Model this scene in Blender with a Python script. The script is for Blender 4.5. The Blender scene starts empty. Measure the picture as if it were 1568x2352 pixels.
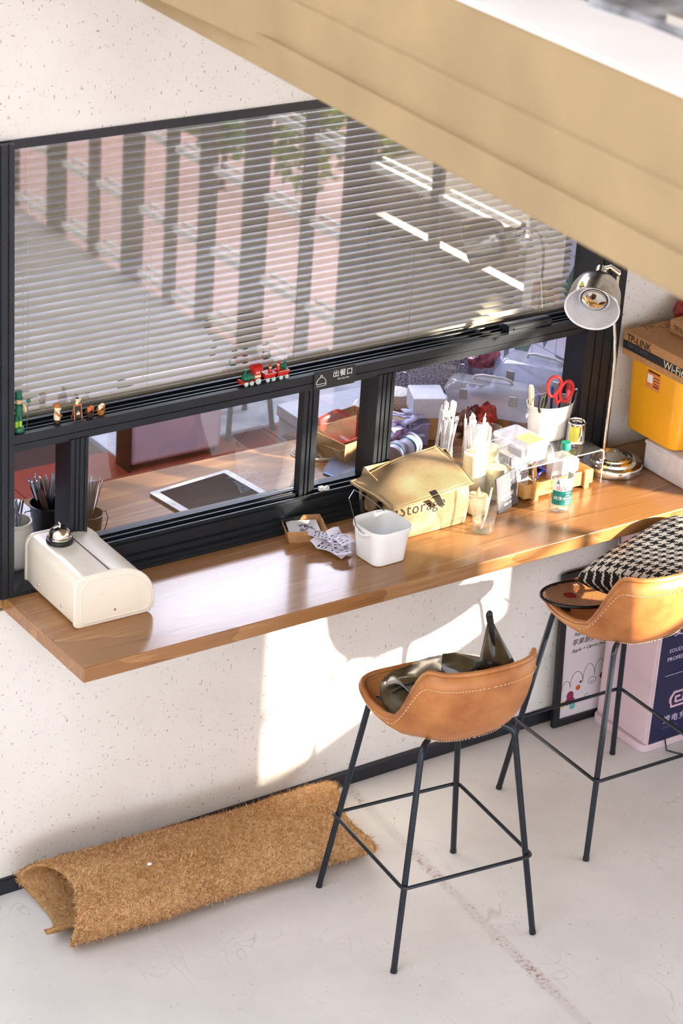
import bpy, bmesh, math, random
from mathutils import Matrix, Vector, Euler, noise as mnoise
random.seed(7)
SC = bpy.context.scene
COL = SC.collection
PI = math.pi

# ------------------------------------------------------------------ camera
FPX = 5463.625                       # focal length in pixels of the 1568 x 2352 frame
S = 5.3
RM = (Matrix.Rotation(-0.63079617, 3, 'Z') @ Matrix.Rotation(1.12090931, 3, 'X') @ Matrix.Rotation(0.06790847, 3, 'Z'))
CAM = Vector((-2.7150, -5.3, 4.17602))
cd = bpy.data.cameras.new('camera')
cd.sensor_fit = 'VERTICAL'; cd.sensor_height = 36; cd.sensor_width = 24
cd.lens = FPX / 2352 * 36
cd.clip_start = 0.05; cd.clip_end = 200
cd.dof.use_dof = True; cd.dof.focus_distance = 7.15; cd.dof.aperture_fstop = 5.0
cam = bpy.data.objects.new('camera', cd); COL.objects.link(cam)
cam.matrix_world = Matrix.Translation(CAM) @ RM.to_4x4()
SC.camera = cam
# ------------------------------------------------------------------ sky, sun, exposure
wd = bpy.data.worlds.new('sky'); SC.world = wd; wd.use_nodes = True
wn = wd.node_tree.nodes; wl = wd.node_tree.links
wn['Background'].inputs[0].default_value = (0.80, 0.88, 1.0, 1)
wn['Background'].inputs[1].default_value = 3.6
sd = bpy.data.lights.new('sun', 'SUN'); sd.energy = 21.0; sd.angle = math.radians(1.6); sd.color = (1.0, 0.86, 0.68)
sun = bpy.data.objects.new('sun', sd); COL.objects.link(sun)
sun.rotation_euler = Vector((-0.28, 0.32, -0.115)).to_track_quat('-Z', 'Y').to_euler()
sun.location = (6, -8, 5)
SC.view_settings.view_transform = 'Standard'
SC.view_settings.look = 'None'
SC.view_settings.gamma = 1.0
SC.view_settings.use_curve_mapping = False
SC.view_settings.exposure = 0.65
SC.cycles.max_bounces = 10; SC.cycles.transparent_max_bounces = 24
SC.cycles.diffuse_bounces = 5; SC.cycles.glossy_bounces = 5; SC.cycles.transmission_bounces = 8
SC.cycles.caustics_reflective = False; SC.cycles.caustics_refractive = False
SC.cycles.sample_clamp_indirect = 6.0

# ------------------------------------------------------------------ survey: sight lines met with real planes
def ray(px, py): return RM @ Vector(((px - 784) / FPX, -(py - 1176) / FPX, -1))
def on(px, py, ax, val):
    r = ray(px, py); t = (val - CAM[ax]) / r[ax]; return CAM + r * t
def X(px, py, v): return on(px, py, 0, v)
def Y(px, py, v): return on(px, py, 1, v)
def Z(px, py, v): return on(px, py, 2, v)
ZC = 1.007                            # counter top height

# ------------------------------------------------------------------ materials
def lin(c):
    def f(u): return u / 12.92 if u <= 0.04045 else ((u + 0.055) / 1.055) ** 2.4
    if isinstance(c, str):
        c = [int(c[i:i + 2], 16) / 255 for i in (0, 2, 4)]
    return tuple(f(u) for u in c[:3]) + (1,)
MATS = {}
def newmat(name):
    m = bpy.data.materials.new(name); m.use_nodes = True
    return m, m.node_tree.nodes, m.node_tree.links, m.node_tree.nodes['Principled BSDF']
def tex(n, l, kind, scale=(1, 1, 1), coord='Object', **kw):
    tc = n.new('ShaderNodeTexCoord'); mp = n.new('ShaderNodeMapping'); mp.inputs['Scale'].default_value = scale
    if 'rot' in kw: mp.inputs['Rotation'].default_value = kw.pop('rot')
    l.new(tc.outputs[coord], mp.inputs[0])
    t = n.new(kind); l.new(mp.outputs[0], t.inputs['Vector'])
    for k, v in kw.items(): t.inputs[k].default_value = v
    return t
def ramp(n, l, src, stops):
    r = n.new('ShaderNodeValToRGB'); l.new(src, r.inputs[0]); e = r.color_ramp.elements
    while len(e) < len(stops): e.new(0.5)
    for q, (p, c) in zip(e, stops): q.position = p; q.color = c
    return r
def mixc(n, l, fac, a, b, mode='MIX'):
    m = n.new('ShaderNodeMix'); m.data_type = 'RGBA'; m.blend_type = mode
    for s, v in ((0, fac), (6, a), (7, b)):
        if hasattr(v, 'is_output'): l.new(v, m.inputs[s])
        else: m.inputs[s].default_value = v
    return m.outputs[2]
def math_(n, l, op, a, b=None):
    m = n.new('ShaderNodeMath'); m.operation = op
    for i, v in enumerate((a, b)):
        if v is None: continue
        if hasattr(v, 'is_output'): l.new(v, m.inputs[i])
        else: m.inputs[i].default_value = v
    return m.outputs[0]
def bump(n, l, b, src, strength=0.2, dist=0.002):
    bp = n.new('ShaderNodeBump'); bp.inputs['Strength'].default_value = strength; bp.inputs['Distance'].default_value = dist
    l.new(src, bp.inputs['Height']); l.new(bp.outputs[0], b.inputs['Normal'])
def mat(name, col, rough=0.5, metal=0.0, var=0.06, scale=30, bmp=0.0, coat=0.0, spec=0.5, trans=0.0, alpha=1.0, emit=None):
    if name in MATS: return MATS[name]
    m, n, l, b = newmat(name)
    c = lin(col)
    t = tex(n, l, 'ShaderNodeTexNoise', Scale=scale, Detail=4)
    d = tuple(max(0, v * (1 - var * 1.6)) for v in c[:3]) + (1,); h = tuple(min(1, v * (1 + var)) for v in c[:3]) + (1,)
    r = ramp(n, l, t.outputs[0], [(0.3, d), (0.7, h)])
    l.new(r.outputs[0], b.inputs['Base Color'])
    b.inputs['Roughness'].default_value = rough; b.inputs['Metallic'].default_value = metal
    b.inputs['Specular IOR Level'].default_value = spec
    b.inputs['Coat Weight'].default_value = coat; b.inputs['Coat Roughness'].default_value = 0.08
    if trans: b.inputs['Subsurface Weight'].default_value = trans; b.inputs['Subsurface Radius'].default_value = (.02, .02, .02)
    if bmp: bump(n, l, b, t.outputs[0], bmp)
    MATS[name] = m; return m
def clear(name, tint=(1, 1, 1), refl=1.0, ior=1.45, haze=0.0, hazecol=(.9, .9, .92), rough=0.02):
    """thin clear sheet: sees through, reflects by Fresnel, optional milky haze"""
    if name in MATS: return MATS[name]
    m, n, l, b = newmat(name); n.remove(b); out = n['Material Output']
    tr = n.new('ShaderNodeBsdfTransparent'); tr.inputs[0].default_value = tint + (1,)
    gl = n.new('ShaderNodeBsdfGlossy'); gl.inputs['Roughness'].default_value = rough
    lw = n.new('ShaderNodeLayerWeight'); lw.inputs[0].default_value = .5
    fp = math_(n, l, 'POWER', lw.outputs['Facing'], 3.0)
    f = math_(n, l, 'MULTIPLY', math_(n, l, 'ADD', math_(n, l, 'MULTIPLY', fp, .55), ((ior - 1) / (ior + 1)) ** 2), refl); f.node.use_clamp = True
    base = tr.outputs[0]
    if haze:
        df = n.new('ShaderNodeBsdfDiffuse'); df.inputs[0].default_value = hazecol + (1,)
        tl = n.new('ShaderNodeBsdfTranslucent'); tl.inputs[0].default_value = hazecol + (1,)
        mm = n.new('ShaderNodeMixShader'); mm.inputs[0].default_value = 0.45; l.new(df.outputs[0], mm.inputs[1]); l.new(tl.outputs[0], mm.inputs[2])
        t = tex(n, l, 'ShaderNodeTexNoise', Scale=9, Detail=1)
        hz = math_(n, l, 'MULTIPLY', t.outputs[0], haze * 2)
        m2 = n.new('ShaderNodeMixShader'); l.new(hz, m2.inputs[0]); l.new(base, m2.inputs[1]); l.new(mm.outputs[0], m2.inputs[2]); base = m2.outputs[0]
    m3 = n.new('ShaderNodeMixShader'); l.new(f, m3.inputs[0]); l.new(base, m3.inputs[1]); l.new(gl.outputs[0], m3.inputs[2])
    l.new(m3.outputs[0], out.inputs[0]); MATS[name] = m; return m

def plaster():
    m, n, l, b = newmat('straw_plaster')
    big = tex(n, l, 'ShaderNodeTexNoise', Scale=1.7, Detail=5, Roughness=.6)
    base = ramp(n, l, big.outputs[0], [(.25, (.72, .69, .65, 1)), (.5, (.79, .765, .73, 1)), (.75, (.84, .82, .79, 1))])
    # straw flecks: thin streaks in two slants
    c = base.outputs[0]
    for rot, sc, th in (((0, .5, 0), (150, 1, 42), .70), ((0, -.35, 0), (40, 1, 140), .705), ((0, .12, 0), (170, 1, 45), .71)):
        t = tex(n, l, 'ShaderNodeTexNoise', scale=sc, rot=rot, Scale=1.0, Detail=1.5)
        k = ramp(n, l, t.outputs[0], [(th - .015, (0, 0, 0, 1)), (th + .02, (.8, .8, .8, 1))])
        c = mixc(n, l, k.outputs[0], c, (.33, .25, .17, 1))
    st = tex(n, l, 'ShaderNodeTexNoise', scale=(3.2, 1, 2.6), Scale=1.0, Detail=6, Roughness=.65)
    k2 = ramp(n, l, st.outputs[0], [(.60, (0, 0, 0, 1)), (.80, (.35, .35, .35, 1))])
    c = mixc(n, l, k2.outputs[0], c, (.45, .43, .40, 1))
    l.new(c, b.inputs['Base Color']); b.inputs['Roughness'].default_value = .85; b.inputs['Specular IOR Level'].default_value = .25
    f = tex(n, l, 'ShaderNodeTexNoise', Scale=90, Detail=4)
    bump(n, l, b, f.outputs[0], .25, .003); return m
def concrete():
    m, n, l, b = newmat('polished_concrete')
    big = tex(n, l, 'ShaderNodeTexNoise', Scale=2.2, Detail=7, Roughness=.62)
    base = ramp(n, l, big.outputs[0], [(.3, (.60, .595, .60, 1)), (.5, (.67, .665, .67, 1)), (.72, (.74, .735, .74, 1))])
    c = base.outputs[0]
    # curved hairline scratches: thin bands of warped noise
    for sc, rot in (((5, 5, 1), (0, 0, .4)), ((8, 3, 1), (0, 0, 2.0))):
        t = tex(n, l, 'ShaderNodeTexNoise', scale=sc, rot=rot, Scale=1.0, Detail=.6, Distortion=1.2)
        d = math_(n, l, 'ABSOLUTE', math_(n, l, 'SUBTRACT', t.outputs[0], .5))
        band = ramp(n, l, d, [(0.0, (1, 1, 1, 1)), (.006, (0, 0, 0, 1))])
        g = tex(n, l, 'ShaderNodeTexNoise', Scale=4.5, Detail=2)
        gk = ramp(n, l, g.outputs[0], [(.5, (0, 0, 0, 1)), (.66, (.5, .5, .5, 1))])
        c = mixc(n, l, mixc(n, l, 1.0, band.outputs[0], gk.outputs[0], 'MULTIPLY'), c, (.42, .41, .40, 1))
    sp = tex(n, l, 'ShaderNodeTexNoise', Scale=70, Detail=1)
    ks = ramp(n, l, sp.outputs[0], [(.745, (0, 0, 0, 1)), (.775, (.6, .6, .6, 1))])
    c = mixc(n, l, ks.outputs[0], c, (.25, .22, .2, 1))
    # worn tape line with red residue, running across the floor
    a = Z(800, 1810, 0); q = Z(1345, 2352, 0); d = (q - a).normalized(); nn = Vector((-d.y, d.x, 0))
    tc = n.new('ShaderNodeTexCoord'); dt = n.new('ShaderNodeVectorMath'); dt.operation = 'DOT_PRODUCT'
    l.new(tc.outputs['Object'], dt.inputs[0]); dt.inputs[1].default_value = nn
    dist = math_(n, l, 'ABSOLUTE', math_(n, l, 'SUBTRACT', dt.outputs['Value'], nn.dot(a)))
    line = ramp(n, l, dist, [(.010, (1, 1, 1, 1)), (.026, (0, 0, 0, 1))])
    gn = tex(n, l, 'ShaderNodeTexNoise', Scale=60, Detail=4, Roughness=.7)
    gr = tex(n, l, 'ShaderNodeTexNoise', Scale=3.1, Detail=2)
    gkk = ramp(n, l, math_(n, l, 'ADD', gn.outputs[0], math_(n, l, 'MULTIPLY', gr.outputs[0], .5)), [(.80, (0, 0, 0, 1)), (.92, (.75, .75, .75, 1))])
    c = mixc(n, l, mixc(n, l, 1.0, line.outputs[0], (.22, .22, .22, 1), 'MULTIPLY'), c, (.36, .35, .33, 1))
    c = mixc(n, l, mixc(n, l, 1.0, line.outputs[0], gkk.outputs[0], 'MULTIPLY'), c, (.30, .09, .10, 1))
    l.new(c, b.inputs['Base Color']); b.inputs['Roughness'].default_value = .55; b.inputs['Specular IOR Level'].default_value = .35
    bump(n, l, b, big.outputs[0], .08, .004); return m
def wood(name, dark, mid, light, along='X', rough=.27, coat=.25, scale=1.0):
    m, n, l, b = newmat(name)
    sc = {'X': (1.1, 9, 9), 'Y': (9, 1.1, 9), 'Z': (9, 9, 1.1)}[along]
    sc = tuple(v * scale for v in sc)
    w = tex(n, l, 'ShaderNodeTexNoise', scale=tuple(v * .33 for v in sc), Scale=1.0, Detail=2, Distortion=.9)
    rings = math_(n, l, 'FRACT', math_(n, l, 'MULTIPLY', w.outputs[0], 16))
    fine = tex(n, l, 'ShaderNodeTexNoise', scale=tuple(v * (8 if v > 5 * scale else 3) for v in sc), Scale=1.0, Detail=5, Roughness=.7)
    v = math_(n, l, 'ADD', math_(n, l, 'MULTIPLY', rings, .36), math_(n, l, 'MULTIPLY', fine.outputs[0], .75))
    big = tex(n, l, 'ShaderNodeTexNoise', scale=tuple(q * .18 for q in sc), Scale=1.0, Detail=2)
    v = math_(n, l, 'ADD', v, math_(n, l, 'MULTIPLY', math_(n, l, 'SUBTRACT', big.outputs[0], .5), .9))
    r = ramp(n, l, v, [(.12, light), (.42, mid), (.62, mid), (.95, dark)])
    l.new(r.outputs[0], b.inputs['Base Color']); b.inputs['Roughness'].default_value = rough
    b.inputs['Coat Weight'].default_value = coat; b.inputs['Coat Roughness'].default_value = .12
    bump(n, l, b, fine.outputs[0], .06, .001); MATS[name] = m; return m
def leather():
    m, n, l, b = newmat('tan_leather')
    t = tex(n, l, 'ShaderNodeTexNoise', Scale=6, Detail=6, Roughness=.6)
    r = ramp(n, l, t.outputs[0], [(.28, lin('8a4d22')), (.5, lin('b0703c')), (.74, lin('c98d55'))])
    l.new(r.outputs[0], b.inputs['Base Color']); b.inputs['Roughness'].default_value = .42
    g = tex(n, l, 'ShaderNodeTexVoronoi', Scale=420); bump(n, l, b, g.outputs[0], .12, .0008); MATS['leather'] = m; return m
def coir():
    m, n, l, b = newmat('coir')
    t = tex(n, l, 'ShaderNodeTexNoise', Scale=55, Detail=7, Roughness=.75, Distortion=1.5)
    u = tex(n, l, 'ShaderNodeTexNoise', Scale=5, Detail=3)
    v = math_(n, l, 'ADD', t.outputs[0], math_(n, l, 'MULTIPLY', math_(n, l, 'SUBTRACT', u.outputs[0], .5), .35))
    r = ramp(n, l, v, [(.3, lin('86592f')), (.48, lin('cc9a66')), (.7, lin('ebc598'))])
    l.new(r.outputs[0], b.inputs['Base Color']); b.inputs['Roughness'].default_value = .95; b.inputs['Specular IOR Level'].default_value = .1
    bump(n, l, b, t.outputs[0], .9, .012); return m
def burlap():
    m, n, l, b = newmat('jute_weave')
    tc = n.new('ShaderNodeTexCoord')
    def wav(rot):
        w = n.new('ShaderNodeTexWave'); mp = n.new('ShaderNodeMapping'); mp.inputs['Rotation'].default_value = rot
        l.new(tc.outputs['Object'], mp.inputs[0]); l.new(mp.outputs[0], w.inputs['Vector'])
        w.inputs['Scale'].default_value = 62; w.inputs['Distortion'].default_value = .4; return w.outputs['Fac']
    v = math_(n, l, 'MULTIPLY', math_(n, l, 'ADD', wav((0, 0, 0)), wav((0, PI / 2, PI / 2))), .5)
    t = tex(n, l, 'ShaderNodeTexNoise', Scale=9, Detail=5)
    k = math_(n, l, 'ADD', math_(n, l, 'MULTIPLY', v, .45), math_(n, l, 'MULTIPLY', t.outputs[0], .6))
    r = ramp(n, l, k, [(.3, lin('6f5a40')), (.52, lin('98805f')), (.75, lin('b69e7b'))])
    l.new(r.outputs[0], b.inputs['Base Color']); b.inputs['Roughness'].default_value = .9; b.inputs['Specular IOR Level'].default_value = .15
    bump(n, l, b, v, .5, .002); return m
def houndstooth():
    m, n, l, b = newmat('houndstooth')
    tc = n.new('ShaderNodeTexCoord'); sep = n.new('ShaderNodeSeparateXYZ'); l.new(tc.outputs['UV'], sep.inputs[0])
    N = 13 * 8.0
    u = math_(n, l, 'FLOOR', math_(n, l, 'MULTIPLY', sep.outputs[0], N)); v = math_(n, l, 'FLOOR', math_(n, l, 'MULTIPLY', sep.outputs[1], N))
    def less(a, mod, th): return math_(n, l, 'LESS_THAN', math_(n, l, 'MODULO', a, mod), th)
    wu = less(u, 8.0, 4.0); wv = less(v, 8.0, 4.0); ov = less(math_(n, l, 'ADD', u, v), 4.0, 2.0)
    # ov ? wu : wv
    f = math_(n, l, 'ADD', math_(n, l, 'MULTIPLY', ov, wu), math_(n, l, 'MULTIPLY', math_(n, l, 'SUBTRACT', 1.0, ov), wv))
    c = mixc(n, l, f, lin('e6e1d6'), lin('16161a'))
    l.new(c, b.inputs['Base Color']); b.inputs['Roughness'].default_value = .8
    t = tex(n, l, 'ShaderNodeTexNoise', Scale=8, Detail=3); bump(n, l, b, t.outputs[0], .25, .01); return m
def terrazzo():
    m, n, l, b = newmat('speckled_card')
    t = tex(n, l, 'ShaderNodeTexNoise', Scale=140, Detail=2)
    r = ramp(n, l, t.outputs[0], [(.44, lin('cfd2ea')), (.5, lin('8e93c0')), (.58, lin('3f4577'))])
    l.new(r.outputs[0], b.inputs['Base Color']); b.inputs['Roughness'].default_value = .6; return m
def paving():
    m, n, l, b = newmat('red_paving')
    t = tex(n, l, 'ShaderNodeTexBrick', scale=(6, 6, 6)); t.inputs['Color1'].default_value = lin('e6c0b8'); t.inputs['Color2'].default_value = lin('dcb0a8'); t.inputs['Mortar'].default_value = lin('d8c4bc')
    t.inputs['Mortar Size'].default_value = .012
    l.new(t.outputs[0], b.inputs['Base Color']); b.inputs['Roughness'].default_value = .9; return m
def marble():
    m, n, l, b = newmat('pale_floor')
    t = tex(n, l, 'ShaderNodeTexNoise', Scale=3, Detail=7, Distortion=1.5)
    r = ramp(n, l, t.outputs[0], [(.35, lin('a9b4c6')), (.55, lin('d8dde8')), (.8, lin('f0f2f8'))])
    l.new(r.outputs[0], b.inputs['Base Color']); b.inputs['Roughness'].default_value = .3; return m

M_PLASTER = plaster(); M_FLOOR = concrete(); M_LEATHER = leather(); M_COIR = coir(); M_JUTE = burlap(); M_HOUND = houndstooth()
M_TERR = terrazzo(); M_PAVE = paving(); M_PALE = marble()
M_COUNTER = wood('counter_wood', lin('54341b'), lin('94673e'), lin('bb8d5a'), 'X')
M_PINE = wood('crate_pine', lin('9a6a34'), lin('c99757'), lin('e6c084'), 'X', rough=.5, coat=0, scale=4)
M_DARKWOOD = wood('handle_wood', lin('2c1c10'), lin('4a3020'), lin('6b4a30'), 'Z', rough=.45, coat=0, scale=4)
M_FRAME = mat('slate_metal', '23282e', .38, .35, .10, 14, spec=.6)
M_BLACK = mat('black_plastic', '141518', .4, 0, .15, 20)
M_BASEB = mat('baseboard_paint', '20242b', .35, .1, .2, 12)
M_STEEL = mat('tube_steel', '2b313a', .32, .55, .10, 20)
M_CHROME = mat('chrome', 'e6e4de', .06, 1, .02, 20)
M_BRUSHED = mat('brushed_chrome', 'c9c4b6', .22, 1, .12, 60, bmp=.05)
M_CUTLERY = mat('cutlery_steel', 'b9bcc4', .18, 1, .06, 20)
M_WHITE = mat('white_plastic', 'f1f1f0', .38, 0, .02, 20, trans=.08)
M_WHITEMETAL = mat('white_enamel', 'eeebe2', .35, 0, .03, 20)
M_CREAM = mat('cream_enamel', 'ece3d3', .33, 0, .02, 20, coat=.15)
M_PAPER = mat('paper', 'f0eef0', .8, 0, .03, 40)
M_INK = mat('ink', '1c1b22', .7, 0, .1, 40)
M_BLUEINK = mat('blue_ink', '4d5078', .7, 0, .4, 90)
M_KRAFT = mat('kraft_card', 'b98a5c', .8, 0, .08, 60)
M_KRAFTL = mat('kraft_card_light', 'cfa473', .8, 0, .08, 60)
M_SLAT = mat('blind_slat', 'd9cdb5', .5, 0, .03, 20)
M_GLASS = clear('window_glass', (.93, .95, .95), refl=5.2, ior=1.5)
M_GLASS2 = clear('coated_window_glass', (.93, .95, .95), refl=6.5, ior=1.5)
M_CLEAR = clear('clear_plastic', (.97, .98, .985), refl=1.0, haze=.035)
M_MILKY = clear('milky_plastic', (.9, .91, .95), refl=.8, haze=.40, hazecol=(.82, .84, .90))
M_WATER = clear('water', (.93, .96, .97), refl=1.6, ior=1.33)
M_BEAM = mat('warm_plaster', '95805f', .85, 0, .07, 5, bmp=.1)
M_CAP = mat('white_stone_cap', 'ecebef', .6, 0, .03, 6)
M_WAX = mat('candle_wax', 'f2e6bd', .5, 0, .04, 12, trans=.5)
M_RED = mat('red_plastic', 'c6251f', .35, 0, .06, 20)
M_GREEN = mat('green_paint', '1f6b4f', .4, 0, .08, 30)
M_STITCH = mat('pale_thread', 'e8d3b4', .8, 0, .03, 40)

# ------------------------------------------------------------------ mesh builder
class MB:
    def __init__(s): s.v = []; s.f = []; s.mi = []; s.m = 0; s.xf = Matrix.Identity(4); s.uv = {}
    def add(s, vs, fs):
        o = len(s.v); s.v += [s.xf @ Vector(p) for p in vs]
        for f in fs: s.f.append(tuple(i + o for i in f)); s.mi.append(s.m)
        return o
    def at(s, loc=(0, 0, 0), rot=(0, 0, 0), sc=1):
        s.xf = Matrix.Translation(loc) @ Euler(rot).to_matrix().to_4x4() @ (Matrix.Scale(sc, 4) if not hasattr(sc, '__len__') else Matrix.Diagonal((*sc, 1))); return s
    def box(s, x0, x1, y0, y1, z0, z1):
        s.add([(x0, y0, z0), (x1, y0, z0), (x1, y1, z0), (x0, y1, z0), (x0, y0, z1), (x1, y0, z1), (x1, y1, z1), (x0, y1, z1)],
              [(0, 3, 2, 1), (4, 5, 6, 7), (0, 1, 5, 4), (1, 2, 6, 5), (2, 3, 7, 6), (3, 0, 4, 7)]); return s
    def hexa(s, b, t):   # bottom and top quads
        s.add(list(b) + list(t), [(0, 3, 2, 1), (4, 5, 6, 7), (0, 1, 5, 4), (1, 2, 6, 5), (2, 3, 7, 6), (3, 0, 4, 7)]); return s
    def prism(s, poly, axis, a, b, cap=True):
        def p(u, v, w): return {'X': (w, u, v), 'Y': (u, w, v), 'Z': (u, v, w)}[axis]
        n = len(poly); vs = [p(u, v, a) for u, v in poly] + [p(u, v, b) for u, v in poly]
        fs = [(i, (i + 1) % n, n + (i + 1) % n, n + i) for i in range(n)]
        if cap: fs += [tuple(range(n))[::-1], tuple(range(n, 2 * n))]
        s.add(vs, fs); return s
    def lathe(s, prof, n=24, cap=False, a0=0, a1=2 * PI):
        full = abs(a1 - a0 - 2 * PI) < 1e-6; k = n if full else n + 1
        vs = [(r * math.cos(a0 + (a1 - a0) * j / n), r * math.sin(a0 + (a1 - a0) * j / n), z) for r, z in prof for j in range(k)]
        fs = []
        for i in range(len(prof) - 1):
            for j in range(n):
                a = i * k + j; b = i * k + (j + 1) % k; fs.append((a, b, b + k, a + k))
        if cap: fs.append(tuple(range(k))[::-1]); fs.append(tuple(range((len(prof) - 1) * k, len(prof) * k)))
        s.add(vs, fs); return s
    def tube(s, path, r, n=8, closed=False, cap=True):
        P = [Vector(p) for p in path]; m = len(P); rr = r if hasattr(r, '__len__') else [r] * m
        t0 = (P[1] - P[0]).normalized(); up = Vector((0, 0, 1)) if abs(t0.z) < .9 else Vector((1, 0, 0))
        nrm = t0.cross(up).normalized(); vs = []
        for i in range(m):
            if closed: t = P[(i + 1) % m] - P[i - 1]
            else: t = P[min(i + 1, m - 1)] - P[max(i - 1, 0)]
            t = t.normalized() if t.length > 1e-9 else t0
            nrm = (nrm - t * nrm.dot(t)); nrm = nrm.normalized() if nrm.length > 1e-6 else t.orthogonal().normalized()
            bn = t.cross(nrm)
            for j in range(n):
                a = 2 * PI * j / n; vs.append(P[i] + (nrm * math.cos(a) + bn * math.sin(a)) * rr[i])
        fs = []
        for i in range(m if closed else m - 1):
            for j in range(n):
                a = i * n + j; b = i * n + (j + 1) % n; c = ((i + 1) % m) * n + (j + 1) % n; d = ((i + 1) % m) * n + j; fs.append((a, b, c, d))
        if cap and not closed: fs.append(tuple(range(n))[::-1]); fs.append(tuple(range((m - 1) * n, m * n)))
        s.add(vs, fs); return s
    def grid(s, fn, nu, nv, closed_u=False, flip=False):
        ku = nu if closed_u else nu + 1
        vs = [fn(i / nu, j / nv) for j in range(nv + 1) for i in range(ku)]
        fs = []
        for j in range(nv):
            for i in range(nu):
                a = j * ku + i; b = j * ku + (i + 1) % ku
                f = (a, b, b + ku, a + ku); fs.append(f[::-1] if flip else f)
        s.add(vs, fs); return s
    def ball(s, c, r, n=12, m=8):
        rx, ry, rz = r if hasattr(r, '__len__') else (r, r, r)
        s.grid(lambda u, v: (c[0] + rx * math.cos(2 * PI * u) * math.sin(PI * v), c[1] + ry * math.sin(2 * PI * u) * math.sin(PI * v), c[2] - rz * math.cos(PI * v)), n, m, True); return s
    def build(s, name, mats, parent=None, ang=35, bevel=0.0, seg=2, solid=0.0, sub=0):
        me = bpy.data.meshes.new(name); me.from_pydata([tuple(p) for p in s.v], [], s.f)
        ms = mats if isinstance(mats, (list, tuple)) else [mats]
        for m in ms: me.materials.append(m)
        if len(ms) > 1: me.polygons.foreach_set('material_index', s.mi)
        bm = bmesh.new(); bm.from_mesh(me); bmesh.ops.remove_doubles(bm, verts=bm.verts, dist=1e-5); bmesh.ops.recalc_face_normals(bm, faces=bm.faces); bm.to_mesh(me); bm.free()
        if ang: me.polygons.foreach_set('use_smooth', [True] * len(me.polygons)); me.set_sharp_from_angle(angle=math.radians(ang))
        o = bpy.data.objects.new(name, me); COL.objects.link(o)
        if parent: o.parent = parent
        if solid:
            md = o.modifiers.new('solid', 'SOLIDIFY'); md.thickness = solid; md.offset = 0
        if bevel:
            md = o.modifiers.new('bevel', 'BEVEL'); md.width = bevel; md.segments = seg; md.limit_method = 'ANGLE'; md.angle_limit = math.radians(40)
        if sub:
            md = o.modifiers.new('sub', 'SUBSURF'); md.levels = sub; md.render_levels = sub
        return o
def thing(name, label, cat, loc=(0, 0, 0), rotz=0, group=None):
    o = bpy.data.objects.new(name, None); COL.objects.link(o); o.empty_display_size = .05
    o.location = loc; o.rotation_euler = (0, 0, rotz); o['label'] = label; o['category'] = cat
    if group: o['group'] = group
    return o
def tag(o, label, cat, group=None):
    o['label'] = label; o['category'] = cat
    if group: o['group'] = group
    return o
def struct(o): o['kind'] = 'structure'; return o
def dup(root, loc=None, rot=None, label=None):
    r = root.copy(); COL.objects.link(r)
    if loc is not None: r.location = loc
    if rot is not None: r.rotation_euler = rot
    if label: r['label'] = label
    for ch in list(root.children):
        c = ch.copy(); COL.objects.link(c); c.parent = r
        for g in list(ch.children):
            d = g.copy(); COL.objects.link(d); d.parent = c
    return r
def text(name, body, size, m, parent, origin, ux, uy, depth=.0006, spacing=1.0, align='LEFT', shear=0):
    """flat lettering laid with its baseline along ux, its height along uy, from origin (parent's space)"""
    cu = bpy.data.curves.new(name, 'FONT'); cu.body = body; cu.size = size; cu.extrude = depth; cu.align_x = align; cu.space_character = spacing; cu.shear = shear; cu.resolution_u = 2
    to = bpy.data.objects.new(name, cu); COL.objects.link(to)
    me = bpy.data.meshes.new_from_object(to.evaluated_get(bpy.context.evaluated_depsgraph_get()))
    bpy.data.objects.remove(to); bpy.data.curves.remove(cu)
    me.name = name; me.materials.clear(); me.materials.append(m)
    ux = Vector(ux).normalized(); uy = Vector(uy); uy = (uy - ux * uy.dot(ux)).normalized(); uz = ux.cross(uy)
    mw = Matrix((ux, uy, uz)).transposed().to_4x4(); mw.translation = Vector(origin)
    me.transform(mw)
    o = bpy.data.objects.new(name, me); COL.objects.link(o)
    if parent: o.parent = parent
    return o
def rrect(w, d, r, n=5):
    pts = []
    for cx, cy, a in ((w / 2 - r, d / 2 - r, 0), (-w / 2 + r, d / 2 - r, PI / 2), (-w / 2 + r, -d / 2 + r, PI), (w / 2 - r, -d / 2 + r, 3 * PI / 2)):
        for i in range(n + 1):
            t = a + PI / 2 * i / n; pts.append((cx + r * math.cos(t), cy + r * math.sin(t)))
    return pts
def loft(mb, rings, close_bottom=True, close_top=False):
    """rings: list of closed outlines with equal point counts"""
    n = len(rings[0]); vs = [p for r in rings for p in r]; fs = []
    for i in range(len(rings) - 1):
        for j in range(n): fs.append((i * n + j, i * n + (j + 1) % n, (i + 1) * n + (j + 1) % n, (i + 1) * n + j))
    if close_bottom: fs.append(tuple(range(n))[::-1])
    if close_top: fs.append(tuple(range((len(rings) - 1) * n, len(rings) * n)))
    mb.add(vs, fs); return mb

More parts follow.
